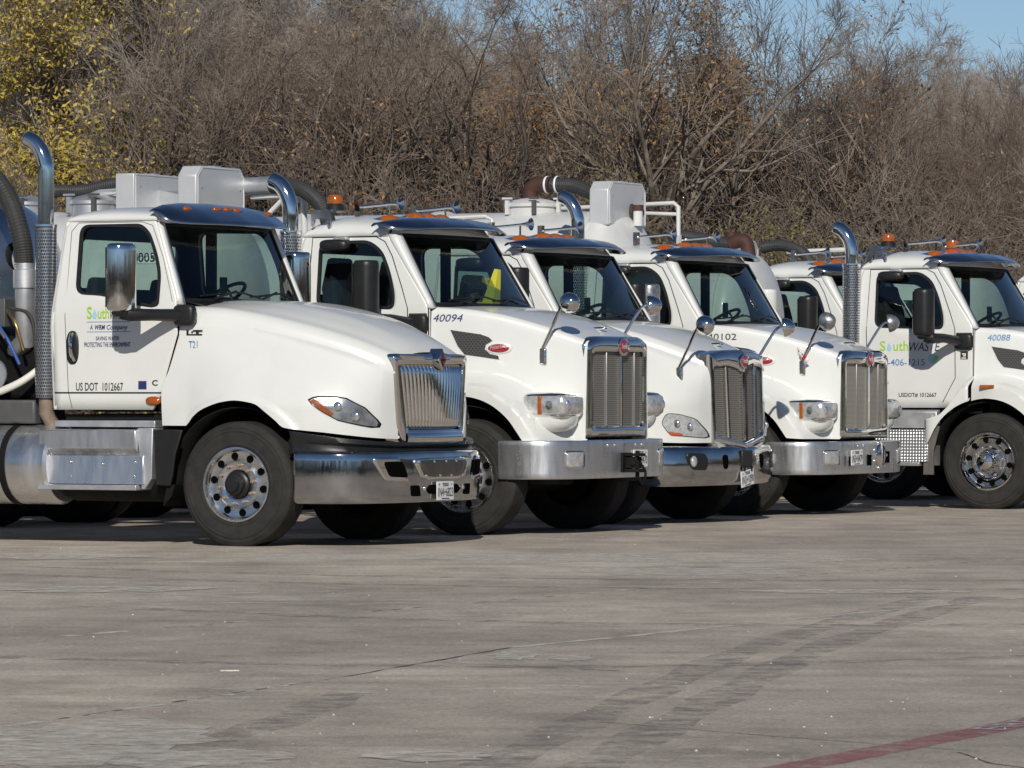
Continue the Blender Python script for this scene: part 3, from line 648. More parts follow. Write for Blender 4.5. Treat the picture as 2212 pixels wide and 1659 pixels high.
# ------------------------------------------------------------------ first truck: rounded aero hood, bar grille
def shield(mb, outline, yfun, s, push, rings=6, n=56):
    return fill_panel(mb, outline, lambda x, z: (x + push * 0.3, s * (yfun(x, z) + push), z), rings, n)
def tractor_first():
    o = spot(0, 0); root = empty('tanker_truck', o, -_TH); P = LT_CAB
    tag(root, 'white tanker truck with chrome bar grille and chrome door mirror, nearest in the row', 'truck', 'white tanker trucks parked in a row')
    door, ym, scr, ws, rf, bk = cab_shell(root, P)
    hd, ys, fn = hood(root, LT_HOOD)
    # seams, skirt line, handle
    yy = lambda z: -ym(z) - 0.002
    for pts in ([(-0.606, 2.02), (-0.60, 1.9), (-0.597, 1.75), (-0.752, 1.264)], [(-1.80, 1.262), (-0.752, 1.262)]):
        seam([(x, yy(z), z) for x, z in pts], door, 0.006)
    seam([(x, yy(z), z) for x, z in ((-1.685, 2.62), (-1.70, 1.9), (-1.665, 1.264), (-1.63, 1.13))], door, 0.0028, 'grey_plastic')
    seam([(x, yy(z), z) for x, z in ((-1.685, 2.62), (-1.62, 2.69), (-1.0, 2.69), (-0.90, 2.66), (-0.78, 2.40), (-0.70, 2.15), (-0.66, 2.02))], door, 0.0025, 'grey_plastic')
    h_ = MB(); sellip(h_, (-1.625, yy(1.64), 1.64), (0.062, 0.016, 0.142), 2.6); h_.build('door_handle', 'black_plastic', door)
    h_ = MB(); h_.tube(spline([(-1.60, yy(1.6) - 0.012, 1.53), (-1.61, yy(1.6) - 0.05, 1.60), (-1.615, yy(1.6) - 0.05, 1.70), (-1.625, yy(1.6) - 0.012, 1.76)], 5), 0.016, 8); h_.build('handle_grip', 'chrome', door)
    # lettering on the door
    L = lambda s, m, a, b, **k: lettering(s, m, door, (a[0], yy(a[1]) - 0.0015, a[1]), (b[0], yy(a[1]) - 0.0015, b[1]), 'side', **k)
    L('S', 'green_print', (-1.484, 1.881), (-1.435, 1.984), bold=0.012); L('uth', 'green_print', (-1.378, 1.881), (-1.267, 1.975), bold=0.012)
    L('WASTE', 'navy_print', (-1.258, 1.877), (-1.064, 1.954), shear=0.25)
    dr = MB(); pts = [(-1.409, 1.962), (-1.388, 1.918), (-1.386, 1.898), (-1.396, 1.884), (-1.409, 1.879), (-1.422, 1.884), (-1.432, 1.898), (-1.430, 1.918)]
    dr.prism(pts, yy(1.9) - 0.0015, yy(1.9) + 0.002, 'y'); dr.build('drop_logo', 'sky_print', door)
    for z in (1.855, 1.772): MB().box((-1.484, yy(z) - 0.0015, z - 0.0022), (-1.061, yy(z) + 0.002, z + 0.0022)).build('rule_line', 'blue_print', door)
    L('A', 'navy_print', (-1.455, 1.789), (-1.428, 1.83), shear=0.25, name='tagline'); L('WRM', 'navy_print', (-1.405, 1.789), (-1.305, 1.83), shear=0.25, bold=0.02); L('Company', 'navy_print', (-1.29, 1.778), (-1.085, 1.83), shear=0.25)
    L('SAVING WATER', 'navy_print', (-1.395, 1.700), (-1.170, 1.733)); L('PROTECTING THE ENVIRONMENT', 'navy_print', (-1.51, 1.645), (-1.060, 1.684))
    L('US DOT  1012667', 'black_print', (-1.59, 1.279), (-1.131, 1.346), bold=0.006)
    MB().box((-0.983, yy(1.3) - 0.0015, 1.291), (-0.905, yy(1.3) + 0.002, 1.360)).build('square_decal', 'navy_print', door)
    L('C', 'black_print', (-0.85, 1.321), (-0.796, 1.368), bold=0.02)
    yh = lambda x, z: -ys(x, z) - 0.002
    b = MB(); yb = yh(-0.45, 1.76)
    for bx0, bz0, bx1, bz1 in ((-0.531, 1.738, -0.512, 1.782), (-0.531, 1.738, -0.383, 1.750), (-0.485, 1.758, -0.470, 1.772), (-0.470, 1.770, -0.383, 1.783), (-0.44, 1.75, -0.415, 1.783)): b.box((bx0, yb - 0.006, bz0), (bx1, yb + 0.03, bz1))
    b.build('hood_badge', 'black_print', hd)
    lettering('T21', 'blue_print', hd, (-0.502, yh(-0.46, 1.65) - 0.001, 1.632), (-0.419, yh(-0.46, 1.65) - 0.001, 1.692), 'side')
    m_ = MB(); sellip(m_, (-0.835, -1.083, 1.195), (0.076, 0.03, 0.038), 2.3); m_.build('side_marker', 'amber', root)
    # sun visor and its lamps
    up = [0, 0.5, 0.8, 0.93, 1.0]; bk_ = [(-0.93, 2.865), (-0.92, 2.855), (-0.90, 2.83), (-0.90, 2.80), (-0.90, 2.775)]; fr_ = [(-0.50, 2.672), (-0.54, 2.672), (-0.62, 2.670), (-0.70, 2.675), (-0.80, 2.705)]
    v = visor(root, up, bk_, fr_, 1.04, bulge=0.03)
    for u in (-0.62, -0.17, 0.0, 0.17, 0.72):
        bx_, bz = np.interp(abs(u), up, [p[0] for p in bk_]), np.interp(abs(u), up, [p[1] for p in bk_]); fx_, fz = np.interp(abs(u), up, [p[0] for p in fr_]), np.interp(abs(u), up, [p[1] for p in fr_]); t = 0.42
        l = MB(); c = (bx_ + (fx_ - bx_) * t, u * 1.04, bz + (fz - bz) * t + 0.03 * 4 * t * (1 - t) + 0.004); rt = Matrix.Rotation(R(25), 3, 'Y'); sellip(l, c, (0.030, 0.060, 0.022), 2.2, rot=rt); l.build('marker_lamp', 'amber', v)
        l = MB(); sellip(l, (c[0] - 0.004, c[1] + 0.01, c[2] - 0.004), (0.036, 0.072, 0.018), 2.2, rot=rt); l.build('lamp_base', 'black_plastic', v)
    # grille
    fx = lambda y, z: 0.07 * (1 - min(1, abs(y) / 0.66) ** 1.7) - 0.06 * (z - 1.2) * 0
    og = round_poly([(-0.655, 1.585), (-0.60, 0.98), (-0.52, 0.845), (0.52, 0.845), (0.60, 0.98), (0.655, 1.585)], 0.05, 4)[::-1]
    ig = round_poly([(-0.565, 1.50), (-0.475, 0.955), (0.475, 0.955), (0.565, 1.50)], 0.04, 4)[::-1]
    gs = MB(); frame_ring(gs, og, ig, 1.00, 1.165, 0.08, fx); gr = gs.build('grille_surround', 'chrome', root, ang=50); gr.location = (0.042, 0, 0)
    bb = MB(); fill_panel(bb, ig, lambda y, z: (1.085 + fx(y, z), y, z)); bb.build('grille_backing', 'dark_gap', gr)
    nb = 19
    for k in range(nb):
        u = -1 + 2 * (k + 0.5) / nb; yt, ybm = u * 0.555, u * 0.472; bm = MB(); rows = []
        for z, dx, wd in ((1.515, -0.045, 0.018), (1.50, -0.012, 0.02), (1.47, 0.012, 0.0205), (1.42, 0.018, 0.021), (1.05, 0.018, 0.019), (0.99, 0.010, 0.018), (0.965, -0.015, 0.017), (0.95, -0.05, 0.016)):
            y = ybm + (yt - ybm) * (z - 0.95) / 0.55; x = 1.135 + fx(y, z) + dx
            rows.append([(x - 0.035, y - wd, z), (x - 0.005, y - wd * 0.8, z), (x + 0.006, y, z), (x - 0.005, y + wd * 0.8, z), (x - 0.035, y + wd, z)])
        bm.grid(rows); bm.build('grille_bar', 'chrome', gr, ang=70)
    lp = MB(); lp.grid([[(1.17 + fx(y, 0), y, 0.93), (1.185 + fx(y, 0), y, 0.90), (1.18 + fx(y, 0), y, 0.86), (1.13 + fx(y, 0), y, 0.825)] for y in np.linspace(-0.50, 0.50, 13)]); lp.build('grille_lip', 'chrome', gr, ang=60)
    em = MB(); em.prism([(0, 1.44), (0.07, 1.535), (0, 1.635), (-0.07, 1.535)], 1.15, 1.275, 'x'); em.build('diamond_emblem', 'chrome', gr, bev=0.012)
    em = MB(); em.prism([(0, 1.475), (0.043, 1.535), (0, 1.60), (-0.043, 1.535)], 1.27, 1.279, 'x'); em.build('emblem_face', 'black_plastic', gr)
    for q in (-1, 1): em = MB(); em.prism([(0, 1.535 + q * 0.045), (0.022, 1.535 + q * 0.012), (-0.022, 1.535 + q * 0.012)], 1.277, 1.2825, 'x'); em.build('emblem_mark', 'red_badge', gr)
    # head lamps
    out = [(0.662,1.194),(0.716,1.225),(0.865,1.225),(0.941,1.211),(1.056,1.141),(1.132,1.025),(1.121,0.979),(1.033,1.003),(0.892,1.043),(0.781,1.107)]
    for s in (-1, 1):
        cx, cz = 0.92, 1.11; big = [(cx + (x - cx) * 1.06, cz + (z - cz) * 1.10) for x, z in out]
        bz_ = MB(); shield(bz_, big, ys, s, 0.006); hl = bz_.build('headlight', 'black_plastic', root); solid(hl, 0.004, 0)
        rf_ = MB(); shield(rf_, out, ys, s, 0.014); rf_.build('reflector', 'headlamp_inside', hl)
        am = MB(); shield(am, [(0.668, 1.193), (0.705, 1.214), (0.752, 1.195), (0.905, 1.046), (0.882, 1.05), (0.781, 1.112)], ys, s, 0.020, 3, 24); am.build('turn_signal', 'amber', hl)
        for (px, pz, r_) in ((0.885, 1.15, 0.042), (1.0, 1.07, 0.048)):
            lm = MB(); sellip(lm, (px + 0.0, s * (ys(px, pz) + 0.008), pz), (r_, 0.022, r_), 2); lm.build('projector_lamp', 'lamp_silver', hl)
        ln = MB(); shield(ln, out, ys, s, 0.034); ln.build('lens', 'lens_glass', hl)
    # black valance below the hood, bumper with its openings and plate
    vp = spline([(0.52, -1.20, 0), (0.80, -1.17, 0), (1.0, -1.07, 0), (1.13, -0.90, 0), (1.22, -0.6, 0), (1.25, 0, 0)], 6); vp = vp + [Vector((p.x, -p.y, 0)) for p in vp[::-1][1:]]
    rows = []
    for p in vp:
        t = max(0, min(1, (p.x - 0.52) / 0.7)); rows.append([(p.x - 0.05, p.y * 0.95, 0.955 - 0.10 * t), (p.x, p.y, 0.95 - 0.10 * t), (p.x + 0.01, p.y, 0.90 - 0.07 * t), (p.x - 0.02, p.y * 0.985, 0.86 - 0.05 * t), (p.x + 0.01, p.y, 0.80 - 0.02 * t), (p.x, p.y, 0.76)])
    solid(MB().grid(rows).build('valance', 'black_plastic', root, ang=50), 0.008, 0)
    path = [(0.58, -1.225), (0.75, -1.225), (0.93, -1.18), (1.08, -1.08), (1.18, -0.92), (1.25, -0.70), (1.30, -0.40), (1.32, 0.0)]
    bu, bp = bumper(root, path, 0.36, 0.775, 'bumper_chrome', 0.018, 0.10, 0.006)
    bys = [p.y for p in bp]; bxs = [p.x for p in bp]
    def bx_at(y): return float(np.interp(y, bys, bxs))
    def patch(name, poly, m, push, bev=0, parent=bu, depth=0.02):
        mb = MB(); fill_panel(mb, poly, lambda y, z: (bx_at(y) + push + 0.006, y, z), 5, 40); o_ = mb.build(name, m, parent, ang=60); a = sum(p.normal.x * p.area for p in o_.data.polygons); solid(o_, depth, -1 if a > 0 else 1); return o_
    for s in (-1, 1):
        q = lambda l: [(s * -1 * y, z) for y, z in l]
        patch('fog_recess', round_poly(q([(-0.99, 0.735), (-0.70, 0.735), (-0.55, 0.53), (-0.86, 0.55)]), 0.03, 3), 'chrome', 0.010, 0.004)
        patch('fog_opening', round_poly(q([(-0.87, 0.70), (-0.66, 0.70), (-0.58, 0.565), (-0.80, 0.575)]), 0.035, 4), 'dark_gap', 0.020)
        patch('lower_opening', round_poly(q([(-0.53, 0.50), (-0.42, 0.50), (-0.40, 0.41), (-0.51, 0.41)]), 0.015, 3), 'dark_gap', 0.012)
    patch('centre_rim', round_poly([(-0.52, 0.725), (0.52, 0.725), (0.38, 0.545), (-0.38, 0.545)], 0.05, 4), 'chrome', 0.012, 0.004)
    patch('centre_panel', round_poly([(-0.46, 0.705), (0.46, 0.705), (0.34, 0.565), (-0.34, 0.565)], 0.04, 4), 'bumper_brown', 0.02, 0.004)
    for y in (-0.44, -0.2, 0.0, 0.2, 0.42): patch('rivet', round_poly([(y - 0.01, 0.684), (y + 0.01, 0.684), (y + 0.01, 0.704), (y - 0.01, 0.704)], 0.008, 3), 'lamp_silver', 0.026)
    for y in (-0.33, -0.1, 0.1, 0.33): patch('rivet', round_poly([(y - 0.01, 0.566), (y + 0.01, 0.566), (y + 0.01, 0.586), (y - 0.01, 0.586)], 0.008, 3), 'lamp_silver', 0.026)
    patch('centre_slot', round_poly([(-0.32, 0.50), (0.32, 0.50), (0.28, 0.425), (-0.28, 0.425)], 0.02, 3), 'dark_gap', 0.012)
    for y in (-0.35, 0.35): patch('bolt', round_poly([(y - 0.016, 0.455), (y + 0.016, 0.455), (y + 0.016, 0.487), (y - 0.016, 0.487)], 0.012, 3), 'lamp_silver', 0.02)
    pl = plate(bu, 1.345, -0.02, 0.448, ''); plate_text(pl, '1N4+6823')
    # side mirrors
    mirror(root, (-0.89, -1.49, 2.215), (0.19, 0.26, 0.56), (-0.53, -1.11, 1.905), m='chrome', side=-1)
    mirror(root, (-0.89, 1.49, 2.215), (0.19, 0.26, 0.56), (-0.53, 1.11, 1.905), m='chrome', side=1)
    # exhaust behind the cab
    stack(root, -1.925, -1.02, 1.22, 2.66, 3.42, 0.068)
    # steps, tanks, flaps
    ft = MB(); ft.lathe([(0, -2.95), (0.31, -2.95), (0.335, -2.92), (0.335, -1.80), (0.31, -1.775), (0.0, -1.765)], (0, -0.95, 0.655), 'x', 48); fto = ft.build('fuel_tank', 'aluminium', root, ang=40)
    for x in (-2.2, -2.75): MB().lathe([(0.335, x - 0.03), (0.342, x - 0.03), (0.342, x + 0.03), (0.335, x + 0.03)], (0, -0.95, 0.655), 'x', 48).build('tank_strap', 'chassis_black', fto)
    sp = MB(); sp.box((-1.78, -1.12, 0.975), (-0.80, -0.80, 1.03)); stp = sp.build('cab_step', 'aluminium_plate', root, bev=0.006)
    sp = MB(); sp.prism([(-1.235, 0.95), (-1.235, 0.80), (-1.13, 0.735), (-1.08, 0.735), (-1.08, 0.96)], -1.86, -0.92, 'x'); sp.build('step_riser', 'aluminium', stp, bev=0.006)
    sp = MB(); sp.prism([(-1.20, 0.74), (-1.22, 0.50), (-1.12, 0.50), (-1.09, 0.74)], -1.80, -0.86, 'x'); sp.build('lower_panel', 'aluminium', stp, bev=0.006)
    sp = MB(); sp.box((-1.86, -1.26, 0.452), (-0.90, -1.05, 0.495)); sp.build('lower_tread', 'aluminium_plate', stp, bev=0.005)
    sp = MB(); sp.prism([(-0.93, 0.97), (-0.78, 0.97), (-0.79, 0.55), (-0.86, 0.46), (-0.89, 0.46)], -1.19, -0.75, 'y'); sp.build('end_panel', 'aluminium_plate', stp, bev=0.006)
    for x, z in ((-1.56, 0.685), (-1.25, 0.67), (-0.94, 0.685), (-1.56, 0.565), (-0.94, 0.565)):
        sp = MB(); sellip(sp, (x, -1.213, z), (0.012, 0.008, 0.012), 2, 10, 6); sp.build('bolt', 'lamp_silver', stp)
    tk = MB(); tk.lathe([(0, -1.75), (0.25, -1.75), (0.28, -1.7), (0.28, -0.85), (0.22, -0.75), (0, -0.72)], (0, -0.86, 0.63), 'x', 36); tk.build('air_tank', 'chassis_black', root)
    fl = MB(); fl.prism([(-0.77, 0.955), (-0.49, 0.955), (-0.56, 0.75), (-0.585, 0.58), (-0.61, 0.49), (-0.745, 0.50)], -1.20, -1.17, 'y'); fl.build('mud_flap', 'black_plastic', root, bev=0.01)
    fl = MB(); fl.prism([(-0.66, 0.50), (-0.585, 0.50), (-0.62, 0.40), (-0.70, 0.32)], -1.16, -0.8, 'y'); fl.build('flap_tail', 'chassis_black', root)
    liner(root); wheel(root, 0.02, -1.05); wheel(root, 0.02, 1.05); chassis(root, 1.1, -8.2, 0.02, (-5.4, -6.7))
    # steel tank, its piping and hoses
    t = tank_body(root, -2.95, -8.4, 0.86, 2.06, 'tank_steel', (-3.05, -4.6, -6.2), head=0.34)
    g = MB(); g.lathe([(0, 0.03), (0.13, 0.03), (0.15, 0.015), (0.15, 0.0)], (-2.69, -0.28, 2.42), 'x', 28); g.build('sight_gauge', 'chassis_black', t)
    g = MB(); g.lathe([(0, 0.034), (0.12, 0.034)], (-2.69, -0.28, 2.42), 'x', 28); g.build('gauge_face', 'white_print', t)
    hose(root, [(-3.3, -0.75, 3.02), (-2.95, -0.80, 3.16), (-2.62, -0.85, 3.14), (-2.38, -0.88, 2.90), (-2.24, -0.90, 2.55), (-2.21, -0.90, 2.28)], 0.085)
    p = MB(); p.lathe([(0.10, 2.15), (0.10, 2.30), (0.085, 2.31), (0.085, 2.36)], (-2.21, -0.90, 0), 'z', 24); p.tube([(-2.21, -0.90, 2.2), (-2.21, -0.90, 1.9), (-2.24, -0.84, 1.7), (-2.45, -0.7, 1.6)], 0.085, 14); p.build('suction_pipe', 'aluminium_plate', root)
    p = MB(); p.box((-2.62, -0.95, 1.82), (-2.38, -0.72, 2.06)); p.tube([(-2.5, -0.97, 1.94), (-2.5, -1.06, 1.94)], 0.05, 12); p.tube([(-2.5, -1.05, 1.95), (-2.3, -1.07, 1.72)], 0.014, 6); vb = p.build('valve_block', 'grey_plastic', root, bev=0.02)
    for k, (m_, pts) in enumerate((('wire_blue', [(-2.45, -0.96, 1.85), (-2.3, -1.02, 1.7), (-2.2, -1.0, 1.5)]), ('wire_red', [(-2.55, -0.96, 1.8), (-2.5, -1.03, 1.62), (-2.35, -1.02, 1.46)]), ('brass', [(-2.35, -0.96, 1.96), (-2.22, -1.03, 1.84), (-2.16, -1.0, 1.62)]), ('hose_rubber', [(-2.58, -1.0, 1.9), (-2.48, -1.1, 1.64), (-2.5, -1.08, 1.4), (-2.62, -1.0, 1.2)]), ('hose_rubber', [(-2.3, -0.98, 1.98), (-2.1, -0.98, 1.9), (-2.06, -0.95, 1.5)]))):
        hose(root, pts, 0.014, m_, 'air_line', False, 8)
    hose(root, [(-2.75, -0.98, 1.28), (-2.5, -1.05, 1.24), (-2.2, -1.02, 1.34), (-2.0, -0.9, 1.5)], 0.032, 'white_hose', 'drain_hose', False, 10)
    b = MB(); b.box((-2.95, -1.05, 1.0), (-2.02, -0.55, 1.2)); b.build('pump_bracket', 'grey_plastic', root, bev=0.02)
    b = MB(); b.box((-2.9, -0.8, 1.2), (-2.1, 0.6, 1.75)); b.build('vacuum_pump', 'chassis_black', root, bev=0.05)
    dl = MB(); dl.lathe([(0.13, -0.02), (0.13, 0.0), (0.0, 0.0)], (-2.42, -1.052, 1.42), 'y', 20); dl.build('pump_flange', 'aluminium_plate', root)
    return root
# ------------------------------------------------------------------ the other trucks: one cab, two kinds of nose
def add_mat_extra():
    mat('headlamp_inside', (0.66, 0.67, 0.68), 0.22, 0.7, var=0.7, vscale=9, bump=0.12, bscale=14)
    mat('bumper_brown', (0.22, 0.21, 0.20), 0.25, 0.9, var=0.3, vscale=6)
    mat('lamp_clear', (0.84, 0.84, 0.83), 0.16, 0.55, var=0.45, vscale=20, bump=0.25, bscale=26)
    mat('worn_mirror', (0.52, 0.53, 0.55), 0.35, 0.8, var=0.6, vscale=14, rvar=0.2)
add_mat_extra()
def script_oval(parent, c, rx, rz, name='oval_badge', front=False, ydir=0.0):
    """red oval badge in a white or chrome ring with the maker's script"""
    def disc(r1, r2, h0, h1, m, nm):
        n = 36; rows = []
        for k, (f, h) in enumerate(((1.0, h0), (1.0, h1 - 0.002), (0.97, h1), (0.0, h1 + 0.001))):
            row = []
            for j in range(n):
                a = 2 * math.pi * j / n; u, v = r1 * f * math.cos(a), r2 * f * math.sin(a)
                row.append((c[0] + h, c[1] + u, c[2] + v) if front else (c[0] + u, c[1] - h - u * ydir, c[2] + v))
            rows.append(row)
        return MB().grid(rows, True).build(nm, m, parent, ang=50)
    disc(rx * 1.28, rz * 1.34, -0.01, 0.006, 'chrome' if front else 'white_paint', 'badge_ring'); disc(rx, rz, 0.0, 0.010, 'red_badge', name)
    if front: lettering('Peterbilt', 'silver_print', parent, (c[0] + 0.012, c[1] - rx * 0.72, c[2] - rz * 0.35), (c[0] + 0.012, c[1] + rx * 0.72, c[2] + rz * 0.45), 'front', shear=0.3, name='badge_script')
    else: lettering('Peterbilt', 'silver_print', parent, (c[0] - rx * 0.78, c[1] - 0.0115 + rx * 0.78 * ydir, c[2] - rz * 0.40), (c[0] + rx * 0.78, c[1] - 0.0115 - rx * 0.78 * ydir, c[2] + rz * 0.5), 'side', shear=0.3, name='badge_script')

def row_truck(label, pos, nose='square', ox=0.0, dz=0.0, number=None, num_mat='navy_print', num_shear=0.25, wheels='plain', beacon=False, mirrors='black_plastic', hoodm=True, stack_near=True, stack_far=False, door_kit=True, vent=True, bump_z=(0.44, 0.76), gtop=0.0, hm_mat='chrome', rear=(-5.2, -6.5), camera_pod=True, fine=False, horns=True, side_boxes=True, far_mirror=None):
    root = empty('tanker_truck', pos, -_TH); tag(root, label, 'truck', 'white tanker trucks parked in a row')
    P = dict(PB_CAB); P['x'] = ox; P['dz'] = dz
    door, ym, scr, ws, rf, bk = cab_shell(root, P)
    HP = shifted(PB_HOOD if nose == 'square' else AERO_HOOD, ox, dz); hd, ys, fn = hood(root, HP)
    yy = lambda z: -ym(z) - 0.002
    # panel gaps: door, cowl, drip moulding
    seam([(x + ox, yy(z + dz), z + dz) for x, z in ((-1.60, 1.12), (-1.625, 1.9), (-1.60, 2.575), (-0.95, 2.575), (-0.86, 2.53), (-0.78, 2.40), (-0.66, 2.10), (-0.60, 1.93), (-0.595, 1.40), (-0.74, 1.14))], door, 0.004)
    seam([(-0.388 + ox, -max(ym(z + dz), 1.0) - 0.003, z + dz) for z in (1.93, 1.7, 1.42)], door, 0.005)
    seam([(-1.70 + ox, yy(2.585 + dz), 2.585 + dz), (-0.85 + ox, yy(2.585 + dz), 2.585 + dz)], rf, 0.006, 'grey_plastic', 'drip_rail')
    h_ = MB(); sellip(h_, (-1.45 + ox, yy(1.35) - 0.004, 1.35 + dz), (0.085, 0.02, 0.04), 2.6); h_.build('door_handle', 'black_plastic', door)
    h_ = MB(); sellip(h_, (-1.45 + ox, yy(1.35) - 0.02, 1.36 + dz), (0.06, 0.016, 0.016), 2.4); h_.build('handle_grip', 'chrome', door)
    # rear fender piece fixed to the cab, behind the hood gap
    for s in (-1, 1):
        rows = []
        for x in np.linspace(-0.70, -0.385 + ox, 14):
            zu = lerp(x - ox, [-0.90, -0.72, -0.62, -0.50, -0.385], [0.95, 1.0, 1.09, 1.25, 1.43]) + dz; zl = fn[4](x); row = []
            for z in np.linspace(zu, zl, 14):
                rho = math.hypot(x, z - 0.51); row.append((x, s * (1.03 + 0.19 * sm((0.93 - rho) / 0.12) * sm((x + 0.86) / 0.25)), z))
            e = row[-1]; row.append((x, e[1] - s * 0.02, e[2] + 0.005)); row.append((x, e[1] - s * 0.06, e[2] + 0.03)); rows.append(row)
        solid(MB().grid(rows).build('rear_fender', 'white_paint', root, ang=50), 0.01, 0)
    # sun visor
    up = [0, 0.35, 0.6, 0.8, 0.92, 1.0]
    visor(root, up, [(-0.82, 2.76), (-0.82, 2.755), (-0.83, 2.745), (-0.86, 2.725), (-0.90, 2.70), (-0.94, 2.665)], [(-0.42, 2.665), (-0.45, 2.66), (-0.50, 2.65), (-0.58, 2.635), (-0.68, 2.63), (-0.86, 2.645)], 1.10, ox=ox, dz=dz, bulge=0.035)
    # roof furniture
    for y in (-0.74, -0.24, 0.0, 0.24, 0.74):
        zt = 2.58 + dz + 0.20 * (1 - 0.3 * 0.35) * max(0.0, 1 - (abs(y) / 0.98) ** 2.8) ** (1 / 2.8)
        b = MB(); rows = []
        for k, (x, w2, h2) in enumerate(((-1.18, 0.018, 0.004), (-1.10, 0.042, 0.016), (-1.0, 0.060, 0.036), (-0.93, 0.064, 0.046), (-0.88, 0.058, 0.030), (-0.85, 0.05, 0.005))):
            rows.append([(x + ox, y - w2 * 1.15, zt - 0.02), (x + ox, y - w2, zt + h2 * 0.7), (x + ox, y - w2 * 0.5, zt + h2), (x + ox, y + w2 * 0.5, zt + h2), (x + ox, y + w2, zt + h2 * 0.7), (x + ox, y + w2 * 1.15, zt - 0.02)])
        lb = MB().grid(rows[:4]).build('roof_lamp', 'chrome', root, ang=50); MB().grid(rows[2:]).build('lamp_lens', 'amber', lb, ang=60); lb.location = (0, 0, 0.006); lb.children[0].location = (0, 0, 0.002)
    if horns:
        for y in (-0.60, 0.50):
            zt = 2.80 + dz; b = MB(); p = spline([(-1.32 + ox, y, zt + 0.06), (-1.1 + ox, y, zt + 0.075), (-0.98 + ox, y, zt + 0.085)], 6)
            b.tube(p, 0.014, 10); b.lathe([(0.014, -1.0), (0.020, -0.96), (0.034, -0.93), (0.056, -0.905), (0.062, -0.90), (0.056, -0.91), (0.0, -0.95)], (ox, y, zt + 0.085), 'x', 28); b.box((-1.36 + ox, y - 0.03, zt - 0.06), (-1.31 + ox, y + 0.03, zt + 0.11)); b.tube([(-1.02 + ox, y, zt - 0.03), (-1.02 + ox, y, zt + 0.08)], 0.01, 6); b.build('air_horn', 'chrome', root)
    if beacon:
        z = 2.72 + dz; x = -1.47 + ox; y = -0.80
        b = MB(); b.prism([(x - 0.14, z + 0.10), (x + 0.06, z + 0.10), (x + 0.06, z - 0.04), (x + 0.045, z - 0.06), (x + 0.03, z - 0.04), (x + 0.02, z + 0.02), (x - 0.10, z + 0.02), (x - 0.11, z - 0.04), (x - 0.125, z - 0.06), (x - 0.14, z - 0.04)], -1.0, -0.985, 'y'); b.box((x - 0.14, -0.99, z + 0.09), (x + 0.08, -0.72, z + 0.105)); br = b.build('beacon_bracket', 'visor_steel', root)
        b = MB(); b.lathe([(0.085, 0.105), (0.085, 0.15), (0.07, 0.155), (0.07, 0.165), (0.06, 0.17)], (x, y, z), 'z', 24); bb = b.build('beacon', 'black_plastic', root)
        b = MB(); b.lathe([(0.070, 0.165), (0.072, 0.19), (0.068, 0.225), (0.056, 0.243), (0.0, 0.247)], (x, y, z), 'z', 24); b.build('beacon_lens', 'amber', bb)
        if nose == 'square' and beacon == 2:
            b = MB(); b.lathe([(0.078, 0.0), (0.08, 0.04), (0.07, 0.08), (0.0, 0.09)], (ox - 1.25, 0.55, 2.84 + dz), 'z', 24); b.build('far_beacon', 'amber', root)
    if camera_pod:
        b = MB(); sellip(b, (-1.34 + ox, -1.05, 2.50 + dz), (0.145, 0.06, 0.055), 3.2); cp = b.build('blind_spot_mirror', 'black_plastic', root)
        b = MB(); b.box((-1.36 + ox, -1.05, 2.545 + dz), (-1.22 + ox, -0.96, 2.575 + dz)); b.build('bracket', 'aluminium_plate', cp, bev=0.008)
    # mirrors
    mirror(root, (-0.77 + ox, -1.50, 2.10 + dz), (0.20, 0.20, 0.50), (-0.49 + ox, -1.075, 1.79 + dz), m=mirrors, side=-1)
    mirror(root, (-0.77 + ox, 1.50, 2.10 + dz), (0.20, 0.20, 0.50), (-0.49 + ox, 1.075, 1.79 + dz), m=far_mirror or mirrors, side=1)
    b = MB(); b.box((-0.585 + ox, -1.065, 1.70 + dz), (-0.40 + ox, -1.045, 1.885 + dz)); b.build('mirror_plate', 'black_plastic', root, bev=0.02)
    # hood numbers, vent, oval badge
    if number:
        x0, x1, z0, z1 = number[1]; wrap_text(lettering(number[0], num_mat, hd, (x0, -1.0, z0), (x1, -1.0, z1), 'side', shear=num_shear, bold=0.0, name='fleet_number'), lambda x, z: -ys(x, z) - 0.003)
    if vent:
        V = [(-0.204,1.736),(0.068,1.696),(0.139,1.670),(0.17,1.639),(0.115,1.603),(0.106,1.562),(0.152,1.521),(0.223,1.506),(0.231,1.472),(-0.07,1.516),(-0.134,1.593)]
        V = [(x + ox, z + dz) for x, z in V]
        c0 = (0.0 + ox, 1.60 + dz)
        for (k, push, m_, nm) in ((1.05, 0.004, 'white_paint', 'vent_rim'), (1.0, 0.007, 'vent_mesh', 'air_vent')):
            for s in (-1, 1):
                n_ = len(V); rows = [[], []]
                poly = [(c0[0] + (x - c0[0]) * k, c0[1] + (z - c0[1]) * k) for x, z in V]
                mb = MB(); vs = [(x, s * (ys(x, z) + push), z) for x, z in poly]; mb.add(vs, [tuple(range(n_))]); mb.build(nm, m_, hd, ang=60)
        xo, zo = 0.226 + ox, 1.572 + dz; sl = (ys(xo - 0.08, zo) - ys(xo + 0.08, zo)) / 0.16
        script_oval(hd, (xo, -ys(xo, zo) - 0.004, zo), 0.090, 0.038, ydir=-sl)
    b = MB(); b.box((-0.535 + ox, yy(1.6) - 0.0015, 1.60 + dz), (-0.45 + ox, yy(1.6) + 0.004, 1.685 + dz)); pb = b.build('cowl_badge', 'black_print', root)
    bb = MB()
